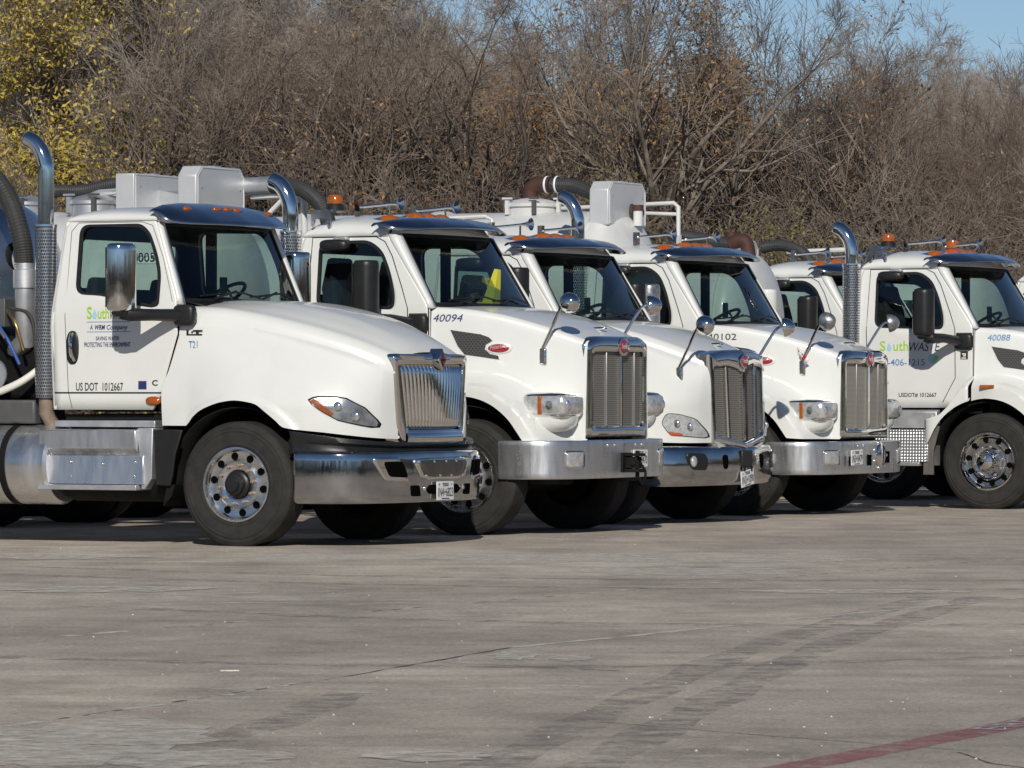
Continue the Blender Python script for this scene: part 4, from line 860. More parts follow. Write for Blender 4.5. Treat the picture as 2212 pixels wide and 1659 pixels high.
    for a0, b0, a1, b1 in ((0.02, 0.052, 0.06, 0.064), (0.05, 0.03, 0.062, 0.064), (0.03, 0.03, 0.06, 0.042), (0.012, 0.008, 0.065, 0.018)): bb.box((-0.535 + ox + a0, yy(1.6) - 0.003, 1.60 + dz + b0), (-0.535 + ox + a1, yy(1.6) + 0.002, 1.60 + dz + b1))
    bb.build('badge_mark', 'white_print', pb)
    if number and number[0] == '40088':
        b = MB(); b.box((-0.535 + ox, yy(1.75) - 0.0015, 1.70), (-0.45 + ox, yy(1.75) + 0.004, 1.80)); b.build('cowl_plate', 'black_print', root)
    gx = ox
    if nose == 'square':
        zt = 1.665 + dz + gtop; zl = 0.775 + dz
        og = round_poly([(-0.63, zl), (0.63, zl), (0.63, zt - 0.02), (0.45, zt + 0.015), (-0.45, zt + 0.015), (-0.63, zt - 0.02)], 0.07, 5)
        ig = round_poly([(-0.53, zl + 0.10), (0.53, zl + 0.10), (0.53, zt - 0.12), (-0.53, zt - 0.12)], 0.05, 5)
        fx = lambda y, z: 0.05 * (1 - min(1, abs(y) / 0.63) ** 2)
        gs = MB(); frame_ring(gs, og, ig, 0.86 + gx, 0.985 + gx, 0.05, fx, rnd=0.045); gr = gs.build('grille_surround', 'chrome', root, ang=60)
        bb = MB(); fill_panel(bb, ig, lambda y, z: (0.945 + gx + fx(y, z), y, z)); bb.build('grille_mesh', 'grille_mesh_fine' if fine else 'grille_mesh', gr)
        for y, wd, m_ in ((-0.29, 0.011, 'grille_strip'), (0.0, 0.020, 'chrome'), (0.29, 0.011, 'grille_strip')):
            MB().box((0.94 + gx + fx(y, 0), y - wd, zl + 0.105), (0.972 + gx + fx(y, 0), y + wd, zt - 0.125)).build('grille_bar', m_, gr, bev=0.006)
        script_oval(gr, (1.035 + gx, 0, zt - 0.075), 0.085, 0.062, 'grille_badge', True)
        # head lamp pods
        for s in (-1, 1):
            c = (0.715 + gx, s * 0.83, 1.03 + dz)
            b = MB(); sellip(b, (c[0], c[1] - s * 0.01, c[2] - 0.045), (0.235, 0.215, 0.165), 2.6); hl = b.build('headlight', 'white_paint', root)
            b = MB(); sellip(b, (c[0] + 0.022, c[1] + s * 0.012, c[2] + 0.035), (0.226, 0.212, 0.122), 5.0); b.build('bezel', 'chrome', hl)
            b = MB(); sellip(b, (c[0] + 0.036, c[1] + s * 0.018, c[2] + 0.037), (0.222, 0.214, 0.098), 6.0); b.build('lens', 'lamp_clear', hl)
            yo = c[1] + s * 0.225
            for x, r_ in ((0.805, 0.075), (0.915, 0.070)):
                lm = MB(); sellip(lm, (x + gx, c[1] + s * (0.20 if x < 0.9 else 0.165), c[2] + 0.037), (r_, 0.035, r_), 2); lm.build('projector_lamp', 'lamp_silver', hl)
            am = MB(); am.box((0.695 + gx, yo - 0.012, c[2] - 0.045), (0.735 + gx, yo + 0.012, c[2] + 0.118)); am.build('turn_signal', 'amber', hl, bev=0.008)
            for z in (0.0, 0.07): am = MB(); sellip(am, (0.60 + gx, yo - s * 0.012, c[2] + z), (0.018, 0.014, 0.018), 2, 10, 6); am.build('side_reflector', 'red_light', hl)
    else:
        fx = lambda y, z: 0.07 * (1 - min(1, abs(y) / 0.62)) ** 0.9 - 0.03 * (z - 1.2)
        zt, zl = 1.60 + dz, 0.80 + dz
        og = [(-0.63, zt + 0.02), (-0.60, zl - 0.02), (0, zl - 0.10), (0.60, zl - 0.02), (0.63, zt + 0.02), (0.35, zt + 0.055), (0, zt + 0.065), (-0.35, zt + 0.055)]
        ig = round_poly([(-0.575, zt - 0.10), (-0.555, zl + 0.05), (0, zl - 0.03), (0.555, zl + 0.05), (0.575, zt - 0.10), (0.28, zt - 0.085), (0.10, zt - 0.115), (0, zt - 0.17), (-0.10, zt - 0.115), (-0.28, zt - 0.085)], 0.05, 4)
        gs = MB(); frame_ring(gs, og, ig, 0.86 + gx, 1.03 + gx, 0.05, fx, rnd=0.03); gr = gs.build('grille_surround', 'chrome', root, ang=60)
        bb = MB(); fill_panel(bb, ig, lambda y, z: (0.995 + gx + fx(y, z), y, z), 10); bb.build('grille_mesh', 'grille_mesh', gr)
        for y in (-0.34, 0.0, 0.34):
            bm = MB(); zs = np.linspace(zl + 0.02 - 0.03 * (y == 0), zt - 0.10 - 0.05 * (y == 0), 8)
            bm.tube([(1.022 + gx + fx(y, z), y * (0.93 + 0.07 * (z - zl) / 0.8), z) for z in zs], 0.022 if y else 0.028, 10); bm.build('grille_bar', 'chrome', gr)
        for s in (-1, 1):
            bm = MB(); bm.tube([(1.01 + gx + fx(0.56 * s, z), s * 0.565, z) for z in np.linspace(zl + 0.05, zt - 0.1, 8)], 0.016, 8); bm.build('grille_bar', 'chrome', gr)
        lp = MB(); lp.prism([(-0.56, zl - 0.03), (0, zl - 0.105), (0.56, zl - 0.03), (0.50, zl - 0.075), (0, zl - 0.15), (-0.50, zl - 0.075)], 0.95 + gx, 1.05 + gx, 'x'); lp.build('nose_lip', 'white_paint', root)
        script_oval(gr, (1.095 + gx, 0, zt - 0.045), 0.075, 0.055, 'grille_badge', True)
        out = [(0.727,0.965),(0.767,1.052),(0.853,1.045),(0.948,1.004),(0.992,0.896),(1.007,0.822),(0.914,0.84),(0.792,0.857)]; out = round_poly([(x + gx, z) for x, z in out], 0.03, 3)
        for s in (-1, 1):
            b = MB(); shield(b, [(0.86 + gx + (x - 0.86 - gx) * 1.05, 0.93 + (z - 0.93) * 1.07) for x, z in out], ys, s, 0.005); hl = b.build('headlight', 'grey_plastic', root); solid(hl, 0.004, 0)
            b = MB(); shield(b, out, ys, s, 0.012); b.build('reflector', 'lamp_hazy', hl)
            for px, pz in ((0.83, 0.96), (0.91, 0.93)): lm = MB(); sellip(lm, (px + gx, s * (ys(px + gx, pz) + 0.004), pz), (0.045, 0.02, 0.042), 2); lm.build('projector_lamp', 'lamp_silver', hl)
            b = MB(); shield(b, [(0.765 + gx, 0.885), (0.88 + gx, 0.868), (0.88 + gx, 0.845), (0.80 + gx, 0.852)], ys, s, 0.018, 3, 16); b.build('turn_signal', 'amber_red', hl)
            b = MB(); shield(b, out, ys, s, 0.028); b.build('lens', 'lens_glass', hl)
    # small handle on top of the hood nose
    b = MB(); sellip(b, (0.80 + gx, 0, lerp(0.80 + gx, HP['xs'], HP['ztop']) + 0.012), (0.07, 0.035, 0.016), 2.5); b.build('hood_ornament', 'chrome', hd)
    # bumper
    z0, z1 = bump_z
    if nose == 'square':
        path = [(0.40 + gx, -1.245), (0.60 + gx, -1.24), (0.78 + gx, -1.19), (0.91 + gx, -1.08), (0.985 + gx, -0.92), (1.02 + gx, -0.70), (1.045 + gx, -0.35), (1.05 + gx, 0.0)]
        bu, bp = bumper(root, path, z0, z1, 'aluminium', 0.01, 0.09)
        for s in (-1, 1):
            y = s * 0.90; x = float(np.interp(-abs(y), [p[1] for p in path], [p[0] for p in path]))
            bys = [p.y for p in bp]; bxs = [p.x for p in bp]
            for nm_, m_, e_, pu in (('fog_lamp_frame', 'chrome', 0.012, 0.006), ('fog_lamp', 'lamp_clear', 0.0, 0.010)):
                mb = MB(); fill_panel(mb, round_poly([(y - 0.115 - e_, z0 + 0.10 - e_), (y + 0.115 + e_, z0 + 0.10 - e_), (y + 0.115 + e_, z0 + 0.235 + e_), (y - 0.115 - e_, z0 + 0.235 + e_)], 0.012, 3), lambda yv, zv: (float(np.interp(yv, bys, bxs)) + pu, yv, zv), 4, 40); solid(mb.build(nm_, m_, bu, ang=60), 0.006, 0)
        for y in (-0.36, -0.22, 0.22, 0.36):
            b = MB(); sellip(b, (1.052 + gx, y, z1 - 0.045), (0.014, 0.018, 0.018), 2, 12, 6); b.build('bolt', 'lamp_silver', bu)
    else:
        path = [(0.55 + gx, -1.235), (0.70 + gx, -1.22), (0.83 + gx, -1.15), (0.93 + gx, -1.02), (1.00 + gx, -0.82), (1.05 + gx, -0.55), (1.09 + gx, -0.25), (1.10 + gx, 0.0)]
        bu, bp = bumper(root, path, 0.365, 0.745, 'bumper_chrome', 0.05, 0.10, 0.015)
        for s in (-1, 1):
            bys = [p.y for p in bp]; bxs = [p.x for p in bp]
            def X(y): return float(np.interp(y, bys, bxs)) + 0.014
            pg = round_poly([(s * y, z) for y, z in [(1.03, 0.685), (0.78, 0.675), (0.72, 0.60), (0.76, 0.515), (0.95, 0.52), (1.02, 0.60)]], 0.03, 3)
            mb = MB(); fill_panel(mb, pg, lambda y, z: (X(y) + 0.004, y, z), 5, 40); solid(mb.build('fog_recess', 'black_plastic', bu, ang=60), 0.008, 0)
            b = MB(); sellip(b, (X(0.94) + 0.006, s * 0.94, 0.60), (0.03, 0.05, 0.055), 2); b.build('fog_lamp', 'lamp_clear', bu)
            b = MB(); sellip(b, (X(0.42), s * 0.42, 0.59), (0.016, 0.045, 0.07), 3); b.build('tow_hole', 'dark_gap', bu)
        b = MB(); b.box((1.105 + gx, -0.12, 0.53), (1.13 + gx, 0.12, 0.70)); b.build('plate_bracket', 'black_plastic', bu, bev=0.01)
    if hoodm:
        mz = 1.50 + dz if nose == 'square' else 1.42; mx = 0.60 + gx if nose == 'square' else 0.798
        y0 = ys(mx, mz)
        if hoodm == 'flat':
            hood_mirror(root, (mx, -y0 - 0.01, mz), (mx + 0.31, -y0 - 0.13, mz + 0.46), hm_mat, yaw=R(12)); 
        else: hood_mirror(root, (mx, -y0 - 0.01, mz), (mx + 0.32, -y0 - 0.12, mz + 0.47), hm_mat, yaw=R(-30))
        hood_mirror(root, (mx, y0 + 0.01, mz), (mx + 0.30, y0 + 0.13, mz + 0.47), hm_mat, yaw=R(20))
    # below: wheels, steps, chassis
    liner(root); wheel(root, 0.03, -1.05, style=wheels); wheel(root, 0.03, 1.05, style=wheels, detail=True); chassis(root, 0.9 + ox, -7.8, 0.03, rear)
    if side_boxes:
        for s in (-1, 1):
            b = MB(); b.prism([(s * 1.02, 1.06), (s * 1.12, 1.04), (s * 1.13, 0.86), (s * 1.02, 0.86)], -1.55 + ox, -0.78 + ox, 'x'); stp = b.build('cab_step', 'aluminium_plate', root, bev=0.01)
            b = MB(); b.prism([(s * 0.9, 0.845), (s * 1.175, 0.845), (s * 1.19, 0.50), (s * 0.9, 0.50)], -1.60 + ox, -0.86 + ox, 'x'); b.build('tool_box', 'diamond_plate', stp, bev=0.008)
            b = MB(); b.box((-1.60 + ox, s * 1.2 - (0.12 if s > 0 else 0), 0.455), (-0.95 + ox, s * 1.2 + (0.0 if s > 0 else 0.12), 0.495)); b.build('lower_tread', 'aluminium_plate', stp, bev=0.006)
            b = MB(); b.box((-0.86 + ox, min(s * 0.9, s * 1.15), 0.46), (-0.83 + ox, max(s * 0.9, s * 1.15), 1.0)); b.build('end_panel', 'aluminium_plate', stp)
            b = MB(); b.prism([(-0.70, 0.90), (-0.53, 0.88), (-0.60, 0.62), (-0.60, 0.36), (-0.72, 0.36)], min(s * 1.14, s * 1.17), max(s * 1.14, s * 1.17), 'y'); b.build('mud_flap', 'weathered_flap', root, bev=0.006)
    if stack_near: stack(root, -1.80 + ox, -1.04, 0.95, 2.62 + dz, stack_near if isinstance(stack_near, float) else 3.15, 0.072)
    return root, door, ym, ys, bu, hd
mat('amber_red', (0.62, 0.10, 0.03), 0.2, coat=0.4)
mat('weathered_flap', (0.15, 0.135, 0.12), 0.8, var=0.45, vscale=10, stretch=(1, 1, 0.25))
def diamond_plate():
    m = mat('diamond_plate', (0.70, 0.71, 0.72), 0.3, 0.8); b = m.node_tree.nodes['Principled BSDF']
    tc = N(m, 'ShaderNodeTexCoord'); vo = N(m, 'ShaderNodeTexVoronoi'); vo.inputs['Scale'].default_value = 30; vo.inputs['Randomness'].default_value = 0.0
    LK(m, tc.outputs['Object'], vo.inputs['Vector']); bp = N(m, 'ShaderNodeBump', i0=0.8, invert=True); bp.inputs['Distance'].default_value = 0.02
    LK(m, vo.outputs['Distance'], bp.inputs['Height']); LK(m, bp.outputs[0], b.inputs['Normal'])
diamond_plate()
# ------------------------------------------------------------------ the row
t1 = tractor_first()
t2, door2, ym2, ys2, bu2, hd2 = row_truck('white tanker truck with 40094 on its hood and a black tow hook on its bumper', spot(3.47, 0.31), dz=0.08, number=('40094', (-0.365, -0.094, 1.890, 1.955)), beacon=1, stack_near=3.19, bump_z=(0.50, 0.835))
t3, door3, ym3, ys3, bu3, hd3 = row_truck('white tanker truck with curved chrome grille and a plate hanging crooked below its chrome bumper', spot(6.95, -0.10), nose='aero', vent=True, stack_near=False, hm_mat='chrome')
t4, door4, ym4, ys4, bu4, hd4 = row_truck('white tanker truck with 40102 on its hood and fine pale grille mesh', spot(10.4, -0.15), number=('40102', (-0.345, -0.047, 1.785, 1.850)), num_mat='black_print', num_shear=0.0, stack_near=3.29, mirrors='worn_mirror', far_mirror='white_paint', hm_mat='worn_mirror', fine=True, bump_z=(0.42, 0.748))
t6, door6, ym6, ys6, bu6, hd6 = row_truck('white tanker truck with 40088 on its hood and a bright polished front wheel', spot(13.9, 1.26), ox=0.2, number=('40088', (-0.05, 0.19, 1.800, 1.865)), num_mat='blue_print', num_shear=0.15, wheels='bright', beacon=2, stack_near=3.05)
t5, door5, ym5, ys5, bu5, hd5 = row_truck('white tanker truck farthest back, only its cab showing behind the 40088 truck', spot(17.4, -1.37), stack_near=False)
t7, door7, ym7, ys7, bu7, hd7 = row_truck('white tanker truck half hidden beyond the cab of the 40088 truck', spot(20.9, 0.64), stack_near=False, beacon=False)
# plates and tow hook
pl = plate(bu2, 1.060, 0.30, 0.665, ''); plate_text(pl, '1N3+8470')
pl = plate(bu3, 1.125, -0.0, 0.43, '', 0.12); plate_text(pl, '1N3+1090')
for y in (-0.08, 0.08): MB().tube([(1.135, y, 0.545), (1.13, y * 1.05, 0.50)], 0.012, 6).build('plate_tie', 'chassis_black', bu3)
pl = plate(bu4, 1.060, -0.42, 0.585, '', 0.03); plate_text(pl, '1N3+0479')
ph = MB(); ph.box((1.05, -0.10, 0.545), (1.075, 0.10, 0.72)); ph.box((1.07, -0.055, 0.58), (1.19, -0.035, 0.685)); ph.box((1.07, 0.035, 0.58), (1.19, 0.055, 0.685)); ph.tube([(1.155, -0.075, 0.63), (1.155, 0.075, 0.63)], 0.028, 10); ph.box((1.06, -0.075, 0.545), (1.22, 0.075, 0.575)); ph.box((1.06, -0.075, 0.69), (1.22, 0.075, 0.715)); ph.tube([(1.17, 0.0, 0.49), (1.17, 0.0, 0.74)], 0.02, 10)
tow = ph.build('tow_hook', 'chassis_black', bu2, bev=0.008)
for y in (0.02, 0.05): hose(bu2, [(1.19, y, 0.62), (1.22, y + 0.03, 0.54), (1.20, y + 0.02, 0.44), (1.18, y, 0.50)], 0.006, 'chassis_black', 'safety_chain', False, 6)
sk = MB(); sk.box((1.056, 0.36, 0.52), (1.064, 0.46, 0.64)); sk.build('bumper_slot', 'dark_gap', bu4)
sk = MB(); sk.box((1.056, -0.62, 0.50), (1.062, -0.58, 0.60)); sk.build('bumper_slot', 'dark_gap', bu4)
sk = MB(); sk.box((1.054, -0.13, 0.50), (1.064, -0.03, 0.61)); sk.build('bumper_slot', 'dark_gap', bu4)
sk = MB(); sellip(sk, (1.06, 0.22, 0.60), (0.03, 0.13, 0.13), 2); sk.build('bumper_dome', 'chrome', bu4)
for a in range(7): sk = MB(); sellip(sk, (1.056, 0.22 + 0.16 * math.cos(a * 0.9), 0.60 + 0.13 * math.sin(a * 0.9)), (0.014, 0.022, 0.022), 2, 10, 6); sk.build('bolt', 'lamp_silver', bu4)
rb = MB(); sellip(rb, (1.075, 0.40, 0.60), (0.012, 0.018, 0.05), 3); rb.build('red_ribbon', 'red_light', bu3)
# small striped ribbon tied on the fourth truck's mirror foot
for k in range(5):
    b = MB(); a = 0.7 * k; x, z = 0.61 + 0.02 * math.cos(a * 2), 1.56 + 0.03 * k
    b.add([(x, -0.80, z), (x + 0.05 * math.cos(a), -0.83, z + 0.05), (x + 0.06 * math.cos(a) + 0.02, -0.82, z + 0.02), (x + 0.02, -0.79, z - 0.03)], [(0, 1, 2, 3)]); solid(b.build('ribbon', 'red_light' if k % 2 else 'white_print', t4), 0.004)
# lettering on the door of the last truck
L6 = lambda s, m, a, b, **k: lettering(s, m, door6, (a[0], -ym6(a[1]) - 0.003, a[1]), (b[0], -ym6(a[1]) - 0.003, b[1]), 'side', **k)
L6('S', 'green_print', (-1.266, 1.692), (-1.20, 1.80), bold=0.012); L6('uth', 'green_print', (-1.11, 1.692), (-0.935, 1.80), bold=0.010); L6('WASTE', 'navy_print', (-0.925, 1.688), (-0.568, 1.785), shear=0.25)
dr = MB(); dr.prism([(-1.157, 1.782), (-1.132, 1.735), (-1.13, 1.712), (-1.142, 1.694), (-1.157, 1.688), (-1.172, 1.694), (-1.184, 1.712), (-1.182, 1.735)], -ym6(1.7) - 0.003, -ym6(1.7) + 0.002, 'y'); dr.build('drop_logo', 'sky_print', door6)
L6('972-406-1215', 'blue_print', (-1.33, 1.533), (-0.745, 1.605), bold=0.004); L6('USDOT# 1012667', 'black_print', (-1.047, 1.192), (-0.61, 1.240), bold=0.012)
gl = MB()
gl.lathe([(0.05, 0.0), (0.05, -0.002), (0, -0.002)], (-0.655, -ym6(1.6) - 0.002, 1.607), 'y', 24); gl.build('globe_logo', 'sky_print', door6)
gl = MB(); gl.prism([(-0.65, 1.58), (-0.60, 1.59), (-0.58, 1.635), (-0.62, 1.645), (-0.635, 1.61)], -ym6(1.6) - 0.005, -ym6(1.6), 'y'); gl.build('leaf_logo', 'green_print', door6)
b = MB(); b.box((-0.062, -1.21, 1.285), (0.105, -1.15, 1.325)); b.build('side_marker', 'amber', t6, bev=0.01)
# yellow folded cone on the dashboard of the second truck
cn = MB(); cn.lathe([(0.13, 0.0), (0.13, 0.015), (0.085, 0.02), (0.03, 0.34), (0.0, 0.34)], (0, 0, 0), 'z', 4); co = cn.build('traffic_cone', 'cone_yellow', None); co.parent = None
tag(co, 'small yellow folding cone standing behind the windshield of the 40094 truck', 'cone'); 
_m = Matrix.Translation(Vector(spot(3.47, 0.31))) @ Matrix.Rotation(-_TH, 4, 'Z'); co.matrix_world = _m @ Matrix.Translation(Vector((-0.44, 0.28, 2.05))) @ Matrix.Rotation(R(12), 4, 'Y') @ Matrix.Rotation(R(35), 4, 'Z')
for k in range(5):
    r_ = 0.082 - 0.012 * k; cn = MB(); cn.lathe([(r_ - 0.011 + 0.002, 0.05 + 0.06 * k), (r_ - 0.016 + 0.002, 0.08 + 0.06 * k)], (0, 0, 0), 'z', 4); cn.build('cone_band', 'black_print', co)
# ------------------------------------------------------------------ tank bodies and what stands on them
tk2 = tank_body(t2, -3.15, -8.2, 0.84, 2.10, 'tank_white', (-3.25, -4.9, -6.5))
lb = MB(); rows = [[(x, -0.845 * math.cos(a), 2.10 + 0.845 * math.sin(a)) for x in (-3.66, -3.36)] for a in np.linspace(0.42, 0.56, 5)]; solid(MB().grid(rows).build('number_plate', 'white_print', tk2), 0.003, 0)
_a = 0.44; _o = lettering('0005', 'black_print', tk2, (-3.62, -0.852 * math.cos(_a), 2.10 + 0.852 * math.sin(_a)), (-3.38, -0.852 * math.cos(_a), 2.10 + 0.852 * math.sin(_a) + 0.085), 'side', bold=0.006)
shield_box(tk2, -3.12, 0.0, 2.86, 3.36, 0.92, 0.20)
bx2 = shield_box(tk2, -3.78, 0.0, 2.88, 3.30, 0.95, 0.20, ch=0.01, name='valve_box')
b = MB(); b.prism([(-3.78, 3.16), (-3.50, 3.10), (-3.50, 2.96), (-3.78, 2.92)], -0.02, 0.30, 'y'); b.box((-3.52, 0.26, 2.94), (-3.42, 0.32, 3.14)); b.build('bracket', 'aluminium_plate', bx2)
hose(tk2, [(-3.05, 0.5, 3.20), (-2.7, 0.45, 3.20), (-2.4, 0.3, 3.14), (-2.15, 0.2, 2.98), (-2.02, 0.15, 2.70)], 0.075); b = MB(); b.tube([(-3.2, 0.5, 3.20), (-2.85, 0.48, 3.21)], 0.08, 16); b.build('pipe_end', 'aluminium_plate', tk2)
b = MB(); b.tube([(-3.1, 0.55, 3.10), (-2.6, 0.5, 3.11), (-2.52, 0.5, 3.08), (-2.50, 0.5, 2.7)], 0.03, 10); b.tube([(-2.95, 0.5, 2.88), (-2.75, 0.5, 3.06), (-2.55, 0.5, 3.06)], 0.025, 8); b.build('hand_rail', 'tank_white', tk2)
dome_lid(tk2, -4.50, 0, 2.98); dome_lid(tk2, -5.3, 0.0, 2.98, 0.3)
hose(tk2, [(-4.98, 0, 3.16), (-4.85, -0.02, 3.17), (-4.6, 0, 3.17), (-4.3, 0, 3.22), (-3.98, 0.02, 3.25)], 0.062); b = MB(); b.tube([(-4.5, 0, 3.05), (-4.5, 0, 3.12), (-4.42, 0, 3.16), (-4.2, 0.02, 3.17)], 0.055, 14); b.build('vent_pipe', 'aluminium_plate', tk2)
tk3 = tank_body(t3, -2.9, -7.8, 0.82, 2.02, 'tank_white', (-3.0, -4.6))
b = MB(); b.tube([(-2.9, 0.5, 2.98), (-1.95, 0.5, 3.01), (-1.88, 0.5, 2.98), (-1.87, 0.5, 2.6)], 0.025, 8); b.tube([(-2.2, 0.5, 3.0), (-2.2, 0.5, 2.6)], 0.022, 8); b.build('hand_rail', 'tank_white', tk3)
tk4 = tank_body(t4, -1.86, -7.6, 0.86, 2.30, 'tank_white', (-2.0, -3.9, -5.6), head=0.36)
b = MB(); b.lathe([(0.62, -0.012), (0.64, 0.0), (0.62, 0.012)], (-1.66, 0, 2.30), 'x', 48); b.build('head_weld', 'tank_white', tk4)
shield_box(tk4, -1.72, 0.0, 3.0, 3.46, 0.94, 0.22)
b = MB(); b.tube([(-1.62, 0.05, 3.0), (-1.62, 0.05, 3.16)], 0.05, 14); fp = b.build('filler_pipe', 'tank_white', tk4); b = MB(); b.tube([(-1.62, 0.05, 3.16), (-1.62, 0.05, 3.22)], 0.06, 14); b.build('filler_cap', 'rust_pipe', fp)
dome_lid(tk4, -2.84, 0, 3.16, 0.30, 'tank_white')
b = MB(); b.tube(spline([(-2.86, 0, 3.22), (-2.86, 0, 3.36), (-2.83, 0, 3.42), (-2.74, 0, 3.45), (-2.62, 0, 3.45)], 6), 0.085, 18); b.build('pipe_elbow', 'rust_pipe', tk4)
for x in (-2.66, -2.54): MB().lathe([(0.088, -0.012), (0.094, 0), (0.088, 0.012)], (x, 0, 3.45), 'x', 24).build('hose_clamp', 'white_print', tk4)
hose(tk4, [(-2.62, 0, 3.45), (-2.35, 0.02, 3.43), (-2.1, 0.06, 3.33), (-1.85, 0.1, 3.22), (-1.62, 0.12, 3.10)], 0.078)
b = MB(); b.tube([(-2.9, 0.7, 3.22), (-1.50, 0.7, 3.26), (-1.45, 0.7, 3.22), (-1.45, 0.7, 2.6)], 0.024, 10); b.tube([(-1.9, 0.7, 3.16), (-1.46, 0.7, 3.14)], 0.020, 8); b.build('hand_rail', 'tank_white', tk4)
for s, x, z in (('216-2200', -2.02, 2.36), ('G107', -2.02, 2.24), ('2024', -2.02, 2.12)):
    lettering(s, 'black_print', tk4, (x, -0.868, z), (x + (0.34 if len(s) > 5 else 0.19), -0.868, z + 0.075), 'side', bold=0.004)
tk6 = tank_body(t6, -3.3, -8.0, 0.82, 2.0, 'tank_white', (-3.4, -5.0)); hose(tk6, [(-4.25, 0, 3.02), (-3.95, 0, 2.98), (-3.7, 0, 2.93), (-3.5, 0, 2.90)], 0.075); b = MB(); b.tube(spline([(-3.5, 0, 2.90), (-3.38, 0, 2.94), (-3.30, 0, 2.90), (-3.27, 0, 2.75)], 5), 0.08, 16); b.build('pipe_elbow', 'rust_pipe', tk6); MB().tube([(-3.62, 0.3, 2.7), (-3.62, 0.3, 3.05)], 0.07, 14).build('riser_pipe', 'rust_pipe', tk6)
tk5 = tank_body(t5, -2.5, -7.6, 0.82, 2.0, 'tank_white', (-2.6, -4.2)); shield_box(tk5, -2.25, 0.0, 2.6, 3.06, 0.92, 0.2); hose(tk5, [(-2.2, 0.45, 2.98), (-1.9, 0.4, 3.0), (-1.6, 0.3, 2.90), (-1.42, 0.2, 2.7)], 0.07)
b = MB(); b.tube([(-2.0, 0.75, 2.93), (-1.2, 0.75, 2.95)], 0.03, 8); b.build('hand_rail', 'tank_white', tk5)
tk7 = tank_body(t7, -2.6, -7.6, 0.82, 2.0, 'tank_white', (-2.7, -4.2))
b = MB(); b.tube([(0.60, -1.0, 1.6), (0.62, -1.05, 2.2), (0.64, -1.06, 3.0)], 0.008, 6); b.build('whip_antenna', 'chassis_black', t5)
